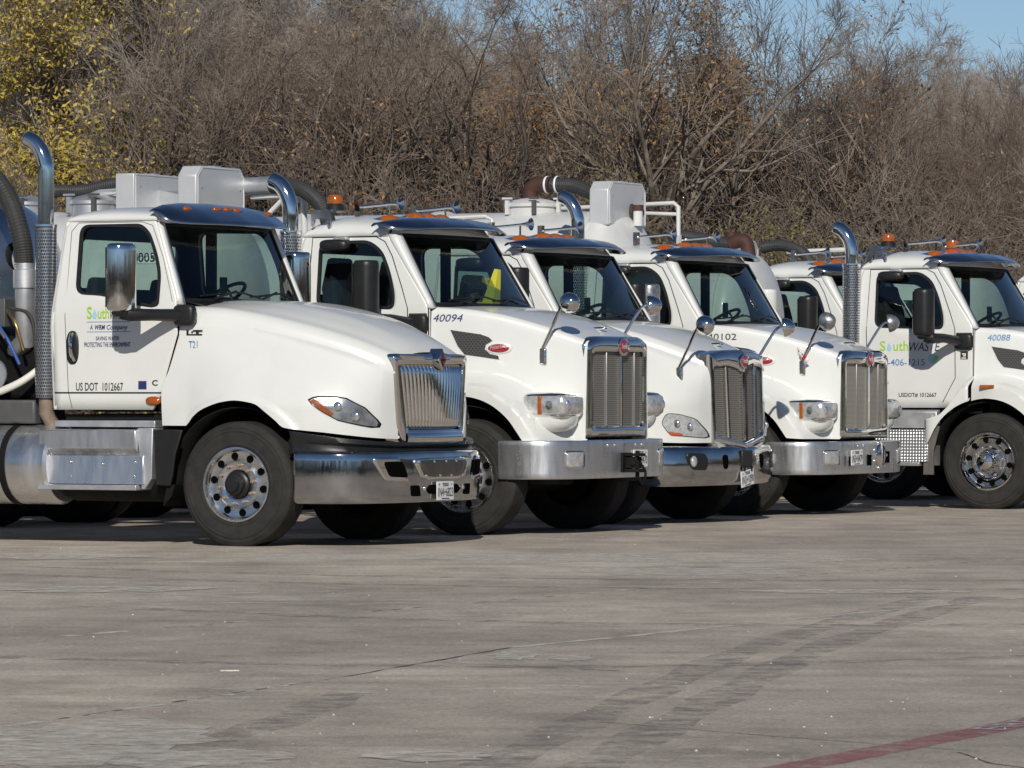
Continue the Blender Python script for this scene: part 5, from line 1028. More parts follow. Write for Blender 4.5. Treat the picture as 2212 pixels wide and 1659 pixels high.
# ------------------------------------------------------------------ ground
def ground_mat():
    m = bpy.data.materials.new('yard_concrete'); m.use_nodes = True; b = m.node_tree.nodes['Principled BSDF']; M['yard_concrete'] = m
    tc = N(m, 'ShaderNodeTexCoord'); v = tc.outputs['Object']
    def noise(scale, detail=6, rough=0.6, st=None, rot=0.0):
        mp = N(m, 'ShaderNodeMapping'); LK(m, v, mp.inputs[0]); mp.inputs['Rotation'].default_value = (0, 0, rot)
        if st: mp.inputs['Scale'].default_value = st
        n = N(m, 'ShaderNodeTexNoise'); n.inputs['Scale'].default_value = scale; n.inputs['Detail'].default_value = detail; n.inputs['Roughness'].default_value = rough; LK(m, mp.outputs[0], n.inputs[0]); return n.outputs[0]
    def ramp(src, pts):
        r = N(m, 'ShaderNodeValToRGB'); e = r.color_ramp.elements
        for i, (p, c) in enumerate(pts):
            q = e[i] if i < 2 else e.new(p); q.position = p; q.color = (*c, 1)
        LK(m, src, r.inputs[0]); return r.outputs[0]
    def mix(a, b_, f, mode='MIX'):
        x = N(m, 'ShaderNodeMix', data_type='RGBA', blend_type=mode)
        if hasattr(f, 'node'): LK(m, f, x.inputs[0])
        else: x.inputs[0].default_value = f
        for s, i in ((a, 6), (b_, 7)):
            if hasattr(s, 'node'): LK(m, s, x.inputs[i])
            else: x.inputs[i].default_value = (*s, 1)
        return x.outputs[2]
    base = ramp(noise(0.30, 9, 0.64), [(0.34, (0.52, 0.46, 0.395)), (0.66, (0.82, 0.735, 0.615))])
    c = mix(base, ramp(noise(1.4, 8, 0.70), [(0.34, (0.74, 0.735, 0.735)), (0.66, (1.13, 1.125, 1.11))]), 1.0, 'MULTIPLY')
    c = mix(c, ramp(noise(34, 4, 0.75), [(0.30, (0.60, 0.59, 0.58)), (0.72, (1.28, 1.27, 1.25))]), 1.0, 'MULTIPLY')
    c = mix(c, ramp(noise(140, 2, 0.6), [(0.32, (0.62, 0.61, 0.60)), (0.68, (1.25, 1.24, 1.23))]), 0.8, 'MULTIPLY')
    # faint rubber tracks across the yard and greyer, oilier slabs
    c = mix(c, ramp(noise(0.55, 8, 0.70, (1.5, 0.6, 1), 0.5), [(0.36, (0.74, 0.735, 0.74)), (0.62, (1.08, 1.08, 1.07))]), 0.85, 'MULTIPLY')
    c = mix(c, ramp(noise(1.0, 5, 0.6, (0.10, 4.2, 1), 1.02), [(0.52, (1, 1, 1)), (0.70, (0.78, 0.77, 0.79))]), 0.7, 'MULTIPLY')
    c = mix(c, ramp(noise(0.15, 6, 0.62), [(0.44, (1, 1, 1)), (0.60, (0.68, 0.67, 0.70))]), 0.95, 'MULTIPLY')
    # worn pale patches and chips
    w1 = noise(0.22, 3, 0.5); w2 = noise(5, 9, 0.78, (0.8, 1.0, 1))
    k = N(m, 'ShaderNodeMath', operation='MULTIPLY'); LK(m, ramp(w1, [(0.50, (0, 0, 0)), (0.62, (1, 1, 1))]), k.inputs[0]); LK(m, ramp(w2, [(0.53, (0, 0, 0)), (0.64, (1, 1, 1))]), k.inputs[1])
    c = mix(c, (0.66, 0.62, 0.54), k.outputs[0])
    vo = N(m, 'ShaderNodeTexVoronoi'); vo.inputs['Scale'].default_value = 1.1; LK(m, v, vo.inputs['Vector'])
    c = mix(c, (0.72, 0.68, 0.60), ramp(vo.outputs['Distance'], [(0.006, (1, 1, 1)), (0.014, (0, 0, 0))]))
    sp = noise(55, 2, 0.5); c = mix(c, (0.60, 0.57, 0.50), ramp(sp, [(0.72, (0, 0, 0)), (0.76, (0.8, 0.8, 0.8))]))
    LK(m, c, b.inputs['Base Color']); b.inputs['Roughness'].default_value = 0.85; b.inputs['Specular IOR Level'].default_value = 0.3
    bp = N(m, 'ShaderNodeBump', i0=0.55); bp.inputs['Distance'].default_value = 0.02; LK(m, noise(14, 8, 0.7), bp.inputs['Height']); LK(m, bp.outputs[0], b.inputs['Normal'])
ground_mat()
mat('soil', (0.13, 0.10, 0.07), 0.95, var=0.4, vscale=1.5, bump=0.4, bscale=8)
def sheet(name, x0, x1, y0, y1, z, m, kind='structure', nx=2, ny=2, zf=None):
    rows = [[(x, y, z + (zf(x, y) if zf else 0)) for x in np.linspace(x0, x1, nx)] for y in np.linspace(y0, y1, ny)]
    o = MB().grid(rows).build(name, m, None); o['kind'] = kind; return o
sheet('ground', -900, 900, -300, 1500, -0.02, 'soil')
yard = sheet('yard_pavement', -60, 70, -30, 66, 0.0, 'yard_concrete')
# joints between the slabs: a ragged dark crack with a crumbled pale edge
mat('joint_dark', (0.10, 0.092, 0.085), 0.95); mat('joint_pale', (0.74, 0.69, 0.60), 0.9, var=0.4, vscale=30)
mat('red_lane', (0.52, 0.21, 0.225), 0.8, var=0.55, vscale=3, col2=(0.30, 0.10, 0.11)); mat('worn_white', (0.55, 0.50, 0.50), 0.8, var=0.4, vscale=25)
def wear(name, sc_, lo, hi):
    m = M[name]; nt_ = m.node_tree; b = nt_.nodes['Principled BSDF']; out = [n for n in nt_.nodes if n.type == 'OUTPUT_MATERIAL'][0]
    tc = N(m, 'ShaderNodeTexCoord'); ns = N(m, 'ShaderNodeTexNoise'); ns.inputs['Scale'].default_value = sc_; ns.inputs['Detail'].default_value = 10; ns.inputs['Roughness'].default_value = 0.75; LK(m, tc.outputs['Object'], ns.inputs[0])
    mr = N(m, 'ShaderNodeMapRange', i1=lo, i2=hi); LK(m, ns.outputs[0], mr.inputs[0]); tr = N(m, 'ShaderNodeBsdfTransparent'); mx = N(m, 'ShaderNodeMixShader'); LK(m, mr.outputs[0], mx.inputs[0]); LK(m, b.outputs[0], mx.inputs[1]); LK(m, tr.outputs[0], mx.inputs[2]); LK(m, mx.outputs[0], out.inputs[0])
wear('red_lane', 6.0, 0.34, 0.66); wear('joint_pale', 9.0, 0.60, 0.80)
rng = random.Random(7)
def ragged(pts, wd, z, name, m, jit=0.5, skip=0.0, seg=0.12):
    mb = MB()
    P = [Vector((*p, 0)) for p in pts]
    for a, b in zip(P, P[1:]):
        d_ = (b - a); n = max(2, int(d_.length / seg)); t = d_.normalized(); nv = Vector((-t.y, t.x, 0)); prev = None; c = 0.0
        for k in range(n + 1):
            c = c * 0.7 + rng.uniform(-1, 1) * wd * 0.35
            p = a + d_ * k / n + nv * c; w_ = wd * (1 + rng.uniform(-jit, jit)); cur = (p + nv * w_ * 0.5, p - nv * w_ * 0.5)
            if prev and rng.random() > skip: i = len(mb.v); mb.v += [(q.x, q.y, z) for q in (prev[0], prev[1], cur[1], cur[0])]; mb.f.append((i, i + 1, i + 2, i + 3))
            prev = cur
    return mb.build(name, m, yard)
J1 = [(-3.4, 16.3), (-1.9, 19.1), (-0.85, 21.9), (-0.01, 24.6), (1.51, 27.4), (3.21, 30.4), (8.5, 39.5)]
ragged(J1[2:4], 0.018, 0.0016, 'joint', 'joint_dark', 0.9); ragged(J1[:3], 0.014, 0.0016, 'joint', 'joint_dark', 0.9, 0.6); ragged(J1[3:], 0.034, 0.0016, 'joint', 'joint_pale', 0.9, 0.15); ragged(J1[:3], 0.05, 0.0012, 'joint', 'joint_pale', 0.9, 0.72); ragged(J1[3:], 0.05, 0.0012, 'joint', 'joint_pale', 0.9, 0.35)
J2 = [(-5.0, 20.5), (-2.66, 25.2), (-0.3, 29.5), (1.22, 32.4), (6.0, 41.0)]
ragged(J2, 0.012, 0.0016, 'joint', 'joint_dark', 0.8, 0.7); ragged(J2, 0.05, 0.0012, 'joint', 'joint_pale', 0.9, 0.75)
ragged([(0.35, 19.2), (1.0, 18.4), (1.7, 17.65)], 0.007, 0.0016, 'crack', 'joint_dark'); ragged([(1.62, 17.6), (1.68, 17.1), (1.78, 16.9), (1.80, 16.5)], 0.012, 0.0016, 'crack', 'joint_dark', seg=0.05)
ragged([(-0.35, 23.3), (0.5, 22.6)], 0.010, 0.0016, 'crack', 'joint_dark', 0.8, 0.2)
# painted fire lane stripe with its lettering
A, Bp = Vector((0.60, 16.1, 0)), Vector((6.3, 28.4, 0)); dr_ = (Bp - A).normalized(); nr = Vector((-dr_.y, dr_.x, 0))
mb = MB(); n = 160; rows = []
for k in range(n + 1):
    p = A + (Bp - A) * k / n; rows.append([tuple(p + nr * (0.095 + rng.uniform(-0.006, 0.006)) + Vector((0, 0, 0.0016))), tuple(p - nr * (0.095 + rng.uniform(-0.006, 0.006)) + Vector((0, 0, 0.0016)))])
stripe = mb.grid(rows).build('fire_lane_stripe', 'red_lane', yard)
me, wd, ht = text_mesh('FIRE LANE', 0, 0.012); me = me.copy(); me.materials.clear(); me.materials.append(M['worn_white']); fl = bpy.data.objects.new('stripe_lettering', me); C.objects.link(fl); fl.parent = stripe
s0 = A + dr_ * 2.92 - nr * 0.07; sx, sy = 1.45 / wd, 0.14 / ht
fl.matrix_world = Matrix(((dr_.x * sx, nr.x * sy, 0, s0.x), (dr_.y * sx, nr.y * sy, 0, s0.y), (0, 0, 0.0002, 0.0032), (0, 0, 0, 1)))
mat('scuff', (0.80, 0.75, 0.65), 0.9, var=0.3, vscale=12); wear('scuff', 7.0, 0.36, 0.66)
def scuff(cx, cy, rx, ry, seed):
    r_ = random.Random(seed); n = 26; mb = MB(); pts = []
    for k in range(n):
        a = 2 * math.pi * k / n; f = r_.uniform(0.6, 1.0); pts.append((cx + rx * f * math.cos(a), cy + ry * f * math.sin(a), 0.0014))
    zs_ = 0.0012 + 0.0004 * seed; pts = [(p[0], p[1], zs_) for p in pts]; mb.add(pts + [(cx, cy, zs_)], [(k, (k + 1) % n, n) for k in range(n)]); mb.build('scuff', 'scuff', yard)
for k, a in enumerate(((-0.8, 37.6, 1.8, 0.8), (0.6, 37.2, 1.3, 1.2), (1.9, 36.9, 0.9, 0.9), (1.3, 34.6, 1.0, 0.9), (-1.5, 18.6, 0.5, 0.9), (-1.2, 17.3, 0.5, 0.5), (-1.7, 17.9, 0.5, 1.2), (0.02, 23.9, 0.16, 0.5), (0.28, 23.6, 0.14, 0.3), (-0.3, 17.4, 0.3, 0.3), (2.2, 31.2, 0.8, 0.4), (-2.6, 31.5, 0.8, 0.6), (-3.6, 37.5, 1.0, 0.8))): scuff(*a, k)
mat('tyre_mark', (0.33, 0.305, 0.29), 0.9, var=0.3, vscale=5); wear('tyre_mark', 5.0, 0.20, 0.56)
for k, pth in enumerate(([(-0.2, 16.2), (0.5, 20.5), (1.3, 25.0), (2.6, 30.5)], [(0.15, 16.2), (0.85, 20.5), (1.65, 25.0), (2.95, 30.5)], [(-4.2, 36.0), (-1.0, 33.8), (2.5, 33.0), (6.5, 33.6)], [(-4.2, 34.6), (-1.0, 32.4), (2.5, 31.6), (6.5, 32.2)], [(-3.0, 24.0), (-1.2, 23.2), (0.6, 23.0), (3.0, 24.0)], [(-2.6, 29.2), (-0.6, 27.6), (1.5, 26.9), (4.0, 27.2)], [(-1.6, 16.6), (-1.0, 18.8), (-0.7, 21.0)])):
    pp = spline([(a, b, 0) for a, b in pth], 18); rows = []
    for i, p in enumerate(pp):
        t = (pp[min(i + 1, len(pp) - 1)] - pp[max(i - 1, 0)]).normalized(); nv = Vector((-t.y, t.x, 0)); wq = 0.11 + 0.02 * math.sin(i * 0.7 + k); rows.append([tuple(p + nv * wq + Vector((0, 0, 0.0006 + 0.00005 * k))), tuple(p - nv * wq + Vector((0, 0, 0.0006 + 0.00005 * k)))])
    MB().grid(rows).build('tyre_mark', 'tyre_mark', yard)
# gravel crumbs and a stick or two
rs = np.random.RandomState(3); mb = MB()
for k in range(420):
    y = 17 + 25 * rs.rand() ** 1.3; x = (rs.rand() - 0.5) * 0.235 * y; s = 0.0025 + 0.005 * rs.rand() ** 3; a = rs.rand() * 6
    mb.add([(x + s * math.cos(a), y + s * math.sin(a), 0.001), (x + s * math.cos(a + 2), y + s * math.sin(a + 2), 0.001), (x + s * math.cos(a + 4), y + s * math.sin(a + 4), 0.001), (x, y, s * 1.1)], [(0, 1, 3), (1, 2, 3), (2, 0, 3)])
gv = mb.build('gravel', 'joint_pale', None, ang=10); tag(gv, 'scattered pale gravel crumbs on the pavement', 'gravel', kind='stuff')
ch = MB(); ch.box((-0.045, -0.012, 0), (0.045, 0.012, 0.008)); co_ = ch.build('wood_chip', 'joint_pale', None, bev=0.003); co_.location = (-1.31, 22.55, 0.001); co_.rotation_euler = (0, 0, 0.05); tag(co_, 'small pale chip lying alone on the pavement in front of the first truck', 'debris')
# ------------------------------------------------------------------ trees and scrub behind the yard
def bark_mat(name, c1, c2, sc_):
    m = mat(name, c1, 0.9, var=0.3, vscale=sc_, col2=c2, bump=0.2, bscale=30); return m
bark_mat('bark', (0.30, 0.25, 0.20), (0.07, 0.055, 0.045), 4); bark_mat('bark_pale', (0.38, 0.33, 0.265), (0.15, 0.125, 0.10), 4)
bark_mat('twig', (0.34, 0.275, 0.22), (0.13, 0.10, 0.08), 2.5); bark_mat('twig_red', (0.26, 0.195, 0.155), (0.10, 0.075, 0.06), 2.5); bark_mat('twig_grey', (0.50, 0.43, 0.365), (0.20, 0.165, 0.14), 2.5)
def leaf_mat(name, cols, scale):
    m = bpy.data.materials.new(name); m.use_nodes = True; b = m.node_tree.nodes['Principled BSDF']; M[name] = m
    tc = N(m, 'ShaderNodeTexCoord'); ns = N(m, 'ShaderNodeTexNoise'); ns.inputs['Scale'].default_value = scale; ns.inputs['Detail'].default_value = 3; LK(m, tc.outputs['Object'], ns.inputs[0])
    wn = N(m, 'ShaderNodeTexWhiteNoise', noise_dimensions='3D'); vm = N(m, 'ShaderNodeVectorMath', operation='SNAP'); vm.inputs[1].default_value = (0.07, 0.07, 0.07); LK(m, tc.outputs['Object'], vm.inputs[0]); LK(m, vm.outputs[0], wn.inputs[0])
    mx = N(m, 'ShaderNodeMath', operation='MULTIPLY_ADD', i1=0.35); LK(m, wn.outputs[0], mx.inputs[0]); LK(m, ns.outputs[0], mx.inputs[2])
    r = N(m, 'ShaderNodeValToRGB'); e = r.color_ramp.elements; n = len(cols)
    for i, c in enumerate(cols):
        q = e[i] if i < 2 else e.new(0.5); q.position = 0.38 + 0.55 * i / max(1, n - 1); q.color = (*c, 1)
    LK(m, mx.outputs[0], r.inputs[0]); LK(m, r.outputs[0], b.inputs['Base Color']); b.inputs['Roughness'].default_value = 0.6
    return m
leaf_mat('leaf_yellow', [(0.34, 0.30, 0.05), (0.70, 0.56, 0.06), (0.85, 0.70, 0.13), (0.55, 0.37, 0.08)], 0.9)
leaf_mat('leaf_orange', [(0.24, 0.15, 0.06), (0.42, 0.26, 0.07), (0.50, 0.34, 0.11), (0.32, 0.17, 0.07)], 0.8)
leaf_mat('leaf_rust', [(0.16, 0.07, 0.03), (0.30, 0.09, 0.035), (0.36, 0.17, 0.05)], 0.8)
leaf_mat('leaf_scrub', [(0.15, 0.125, 0.07), (0.24, 0.19, 0.10), (0.34, 0.26, 0.12), (0.25, 0.18, 0.10)], 0.6)
leaf_mat('leaf_olive', [(0.07, 0.085, 0.02), (0.15, 0.15, 0.03), (0.26, 0.22, 0.05)], 0.8)
class Grow:
    def __init__(s, seed): s.r = random.Random(seed); s.trunk = []; s.crown = []; s.tips = []
    def branch(s, p, d_, L, r, lev, maxlev, sp):
        R_ = s.r; seg = (0.28, 0.26, 0.22, 0.17, 0.14)[min(lev, 4)]; n = max(2, int(L / seg)); st = L / n
        dx, dy, dz = d_; px, py, pz = p; out = s.trunk if lev == 0 else s.crown
        nb = sp['kids'][lev] if lev < maxlev else 0; marks = sorted(R_.uniform(sp['start'][min(lev, 3)], 1.0) for _ in range(nb)); mi = 0; wv = sp['wave'][min(lev, 3)]
        for i in range(n):
            dx += R_.gauss(0, wv); dy += R_.gauss(0, wv); dz += R_.gauss(0, wv) + sp['up'][min(lev, 3)]
            l = math.sqrt(dx * dx + dy * dy + dz * dz) or 1; dx /= l; dy /= l; dz /= l
            t0, t1 = i / n, (i + 1) / n; tp = 0.95 if lev == 0 else (0.75 if lev < maxlev else 0.55)
            r0, r1 = r * (1 - tp * t0), r * (1 - tp * t1); qx, qy, qz = px + dx * st, py + dy * st, pz + dz * st
            out.append((px, py, pz, qx, qy, qz, r0, r1))
            while mi < nb and marks[mi] <= t1:
                t = marks[mi]; mi += 1; a = R_.uniform(*sp['ang'][min(lev, 3)]); ph = R_.uniform(0, 6.283)
                ux, uy, uz = (0, 0, 1) if abs(dz) < 0.9 else (1, 0, 0)
                ax, ay, az = dy * uz - dz * uy, dz * ux - dx * uz, dx * uy - dy * ux; l = math.sqrt(ax * ax + ay * ay + az * az); ax /= l; ay /= l; az /= l
                bx, by, bz = dy * az - dz * ay, dz * ax - dx * az, dx * ay - dy * ax; ca, sa = math.cos(a), math.sin(a); c, s2 = math.cos(ph), math.sin(ph)
                nd = (dx * ca + (ax * c + bx * s2) * sa, dy * ca + (ay * c + by * s2) * sa, dz * ca + (az * c + bz * s2) * sa)
                f = (t - t0) / max(1e-6, t1 - t0); ll = L * R_.uniform(*sp['len'][min(lev, 3)]) * (1.15 - 0.55 * t)
                s.branch((px + (qx - px) * f, py + (qy - py) * f, pz + (qz - pz) * f), nd, max(ll, 0.25), max((r0 + (r1 - r0) * f) * sp['thin'], 0.0035), lev + 1, maxlev, sp)
            px, py, pz = qx, qy, qz
        if lev >= maxlev - 1: s.tips.append((px, py, pz))
def seg_mesh(name, segs, m, sides=3, rmin=0.0):
    a = np.array(segs, dtype=np.float64)
    p0, p1, r0, r1 = a[:, 0:3], a[:, 3:6], np.maximum(a[:, 6], rmin), np.maximum(a[:, 7], rmin * 0.7); n = len(a)
    t = p1 - p0; t /= np.linalg.norm(t, axis=1, keepdims=True) + 1e-12; up = np.where(np.abs(t[:, 2:3]) < 0.9, np.array([[0, 0, 1.0]]), np.array([[1.0, 0, 0]]))
    u = np.cross(t, up); u /= np.linalg.norm(u, axis=1, keepdims=True) + 1e-12; v = np.cross(t, u)
    V = np.empty((n, 2, sides, 3))
    for k in range(sides):
        q = 2 * math.pi * k / sides; dd = u * math.cos(q) + v * math.sin(q)
        V[:, 0, k] = p0 - t * (r0 * 0.3)[:, None] + dd * r0[:, None]; V[:, 1, k] = p1 + t * (r1 * 0.3)[:, None] + dd * r1[:, None]
    base = (np.arange(n) * 2 * sides)[:, None]; F = np.empty((n, sides, 4), dtype=np.int32)
    for k in range(sides):
        j = (k + 1) % sides; F[:, k] = base + np.array([[k, j, sides + j, sides + k]])
    return raw_mesh(name, V.reshape(-1, 3), F.reshape(-1, 4), m, smooth=sides > 3)
def raw_mesh(name, V, F, m, smooth=False):
    me = bpy.data.meshes.new(name); k = F.shape[1]; me.vertices.add(len(V)); me.vertices.foreach_set('co', V.astype(np.float32).ravel()); me.loops.add(F.size); me.loops.foreach_set('vertex_index', F.astype(np.int32).ravel())
    me.polygons.add(len(F)); me.polygons.foreach_set('loop_start', np.arange(0, F.size, k, dtype=np.int32)); me.update(calc_edges=True)
    if smooth: me.polygons.foreach_set('use_smooth', [True] * len(F))
    me.materials.append(M[m]); return me
def leaf_mesh(name, pts, m, per, size, spread, seed, droop=0.3):
    rs = np.random.RandomState(seed); P = np.repeat(np.array(pts), per, axis=0); n = len(P); P = P + rs.normal(0, spread, (n, 3)); P[:, 2] -= droop * spread * rs.rand(n)
    a = rs.normal(0, 1, (n, 3)); a /= np.linalg.norm(a, axis=1, keepdims=True); b = np.cross(a, rs.normal(0, 1, (n, 3))); b /= np.linalg.norm(b, axis=1, keepdims=True); s = size * (0.55 + 0.9 * rs.rand(n, 1))
    c = np.cross(a, b)
    V = np.stack([P - a * s, P + b * s * 0.42 + c * s * 0.12, P + a * s, P - b * s * 0.42 + c * s * 0.12], axis=1).reshape(-1, 3); F = np.arange(n * 4).reshape(-1, 4); return raw_mesh(name, V, F, m)
SPEC = dict(
    oak=dict(kids=(11, 9, 8, 6), start=(0.25, 0.15, 0.12, 0.1), wave=(0.06, 0.10, 0.12, 0.12), up=(0.02, 0.03, 0.03, 0.02), ang=((0.5, 1.1), (0.5, 1.05), (0.45, 1.0), (0.4, 0.9)), len=((0.40, 0.66), (0.38, 0.62), (0.35, 0.6), (0.35, 0.6)), thin=0.66),
    tall=dict(kids=(20, 8, 7, 5), start=(0.22, 0.15, 0.12, 0.1), wave=(0.035, 0.07, 0.10, 0.10), up=(0.02, 0.06, 0.05, 0.03), ang=((0.45, 0.95), (0.4, 0.9), (0.4, 0.9), (0.4, 0.9)), len=((0.24, 0.46), (0.36, 0.6), (0.35, 0.6), (0.35, 0.6)), thin=0.5),
    fan=dict(kids=(10, 9, 8, 4), start=(0.15, 0.12, 0.1, 0.1), wave=(0.04, 0.07, 0.09, 0.1), up=(0.015, 0.05, 0.05, 0.03), ang=((0.25, 0.6), (0.3, 0.75), (0.35, 0.8), (0.4, 0.9)), len=((0.38, 0.62), (0.36, 0.6), (0.35, 0.6), (0.35, 0.6)), thin=0.55),
    bush=dict(kids=(9, 9, 7), start=(0.1, 0.1, 0.1, 0.1), wave=(0.10, 0.14, 0.16, 0.14), up=(0.0, 0.0, -0.01, -0.02), ang=((0.4, 1.2), (0.5, 1.3), (0.5, 1.2), (0.4, 0.9)), len=((0.38, 0.7), (0.36, 0.65), (0.35, 0.6), (0.35, 0.6)), thin=0.55))
def make_kind(seed, spec, stems, maxlev=4):
    g = Grow(seed)
    for (x, y, L, r, tilt, az) in stems: g.branch((x, y, -0.1), (math.sin(tilt) * math.cos(az), math.sin(tilt) * math.sin(az), math.cos(tilt)), L, r, 0, maxlev, SPEC[spec])
    return g
KINDS = {}
def add_kind(k, g, bark, twig, rmin=0.0038):
    thick = [s for s in g.crown if s[6] > 0.018]; thin = [s for s in g.crown if s[6] <= 0.018]
    tr = seg_mesh('trunk', g.trunk + thick, bark, 6); cr = seg_mesh('crown', thin, twig, 3, rmin); KINDS[k] = (tr, cr, g.tips, len(thin), g)
add_kind('oak', make_kind(11, 'oak', [(0, 0, 5.6, 0.21, 0.12, 0.4), (0.25, 0.1, 5.0, 0.15, 0.42, 0.2)]), 'bark', 'twig')
add_kind('oak2', make_kind(23, 'oak', [(0, 0, 6.2, 0.23, 0.20, 3.4)]), 'bark', 'twig_grey')
add_kind('lean', make_kind(31, 'oak', [(0, 0, 6.6, 0.17, 0.46, 0.05), (-0.2, 0.2, 6.0, 0.13, 0.30, 0.3)]), 'bark_pale', 'twig')
add_kind('tall', make_kind(5, 'tall', [(0, 0, 8.6, 0.10, 0.05, 1.0), (0.4, 0.2, 7.8, 0.08, 0.10, 5.5)]), 'bark_pale', 'twig_grey')
add_kind('tall2', make_kind(8, 'tall', [(0, 0, 8.2, 0.11, 0.06, 2.0)]), 'bark', 'twig')
add_kind('twin', make_kind(14, 'tall', [(0, 0, 6.8, 0.13, 0.20, 0.0), (0.35, 0.1, 6.6, 0.12, 0.10, 0.15)]), 'bark_pale', 'twig_grey')
SPEC['limb'] = dict(kids=(9, 8, 7), start=(0.22, 0.15, 0.12, 0.1), wave=(0.09, 0.13, 0.14, 0.12), up=(0.02, 0.035, 0.03, 0.02), ang=((0.45, 1.05), (0.45, 1.0), (0.45, 1.0), (0.4, 0.9)), len=((0.45, 0.75), (0.4, 0.66), (0.4, 0.65), (0.35, 0.6)), thin=0.66)
bark_mat('bark_dark', (0.16, 0.13, 0.105), (0.035, 0.028, 0.024), 4)
add_kind('limb', make_kind(41, 'limb', [(0, 0, 5.8, 0.15, 0.22, 0.3), (0.1, 0.1, 5.2, 0.12, 0.40, 2.8)], 3), 'bark_dark', 'twig_red', 0.003)
add_kind('limb2', make_kind(47, 'limb', [(0, 0, 6.4, 0.16, 0.10, 1.0), (0.05, 0, 5.0, 0.11, 0.50, 0.1)], 3), 'bark', 'twig', 0.003)
_rf = random.Random(4)
add_kind('fan', make_kind(17, 'fan', [(_rf.uniform(-0.3, 0.3), _rf.uniform(-0.3, 0.3), _rf.uniform(4.6, 6.4), _rf.uniform(0.03, 0.06), _rf.uniform(0.05, 0.55), _rf.uniform(0, 6.28)) for _ in range(11)], 3), 'bark', 'twig_red', 0.0036)
add_kind('bush', make_kind(19, 'bush', [(_rf.uniform(-0.6, 0.6), _rf.uniform(-0.5, 0.5), _rf.uniform(1.8, 3.4), _rf.uniform(0.012, 0.03), _rf.uniform(0.1, 1.0), _rf.uniform(0, 6.28)) for _ in range(26)], 3), 'twig', 'twig', 0.0034)
add_kind('bush2', make_kind(29, 'bush', [(_rf.uniform(-0.8, 0.8), _rf.uniform(-0.5, 0.5), _rf.uniform(1.4, 2.8), _rf.uniform(0.012, 0.025), _rf.uniform(0.2, 1.2), _rf.uniform(0, 6.28)) for _ in range(26)], 3), 'twig_red', 'twig_red', 0.0034)
LEAVES = {}
def leaves_for(kind, m, frac, per, size, spread, seed, rad=9.0):
    k = (kind, m, frac, per)
    if k not in LEAVES:
        r_ = random.Random(seed); cut = [t for t in KINDS[kind][2] if math.sin(t[0] * 2.3 + seed) + math.sin(t[1] * 2.9) + math.sin(t[2] * 2.6 + 1) > 1.6 - 3.2 * frac + r_.uniform(-0.8, 0.8) and abs(t[0]) < rad and abs(t[1]) < rad]
        LEAVES[k] = leaf_mesh('foliage', cut or KINDS[kind][2][:10], m, per, size, spread, seed)
    return LEAVES[k]
def plant_tree(kind, px, Z, label, scale=1.0, rz=0.0, leaf=None, name='bare_tree', cat='tree', group='trees behind the yard', sz=None):
    o = empty(name, ((px - 1106) / 10500 * Z, Z, 0), rz); o.scale = (scale, scale, scale * (sz or 1.0)); tag(o, label, cat, group)
    tr, cr, tips, nn, g = KINDS[kind]; inst('trunk', tr, o); inst('crown', cr, o)
    if leaf: inst('foliage', leaves_for(kind, *leaf), o)
    return o
T_ = plant_tree
T_('tall', 150, 73.0, 'slender tree thick with yellow leaves rising beyond the first truck', 0.95, 0.6, ('leaf_yellow', 0.52, 7, 0.042, 0.13, 3, 1.4), 'yellow_tree')
T_('fan', 60, 71.5, 'clump of thin stems with yellow leaves left of the first truck\'s exhaust pipe', 0.66, 1.6, ('leaf_yellow', 0.35, 4, 0.038, 0.11, 5, 1.2), 'yellow_tree')
T_('tall2', 505, 73.0, 'bare tree with a straight pale slim trunk above the first truck\'s roof boxes', 0.98, 2.2, sz=1.05)
T_('oak', 825, 75.0, 'bare tree with a mossy forked trunk beyond the cab of the 40094 truck', 1.0, 2.8, ('leaf_scrub', 0.20, 2, 0.035, 0.10, 7))
T_('oak2', 690, 79.0, 'bare crooked tree in the gap left of the mossy forked trunk', 1.05, 0.3)
T_('lean', 1180, 74.0, 'bare tree leaning far to the right over the middle of the row', 1.06, 0.0, ('leaf_orange', 0.24, 4, 0.038, 0.11, 9))
T_('lean', 1340, 77.0, 'leaning tree with tan leaves caught in its upper branches beside the blue sky gap', 0.86, 0.25, ('leaf_orange', 0.36, 4, 0.038, 0.11, 10))
T_('oak', 1010, 80.0, 'bare dark-limbed tree standing behind the leaning tree', 1.08, 4.4)
T_('twin', 1552, 76.0, 'bare tree with two pale trunks side by side above the fourth truck', 0.84, 0.1)
T_('fan', 1905, 74.5, 'tall fan of thin bare stems above the exhaust pipe of the 40088 truck', 1.02, 0.9)
T_('fan', 1790, 76.0, 'lower fan of thin bare stems beside the two pale trunks', 0.68, 3.3)
T_('tall2', 1960, 82.0, 'bare upright tree that tops the wood on the right', 0.82, 1.1)
T_('oak2', 2095, 80.0, 'bare tree with a bent limb beyond the visor of the 40088 truck', 0.82, 2.5)
T_('fan', 2190, 76.0, 'low fan of thin bare stems at the right end of the wood', 0.92, 5.0)
T_('tall', 330, 78.0, 'bare slim tree between the yellow tree and the straight pale trunk', 1.0, 3.6)
T_('oak2', 10, 80.0, 'bare tree behind the yellow leaves at the left end of the wood', 1.0, 5.1)
T_('tall', 1270, 81.0, 'bare upright tree standing behind the trunk of the leaning tree', 1.05, 5.4, ('leaf_orange', 0.15, 2, 0.030, 0.11, 13))
T_('oak', 430, 76.5, 'bare tree with dark forking limbs just right of the straight pale trunk', 0.92, 1.3)
T_('oak2', 1090, 76.0, 'bare tree with a thick dark bent limb left of the leaning tree', 0.90, 3.9)
T_('tall2', 1430, 78.5, 'bare thin tree between the leaning trees and the two pale trunks', 0.72, 0.8)
T_('twin', 250, 75.0, 'pair of thin pale trunks between the yellow tree and the roof boxes', 1.05, 3.0)
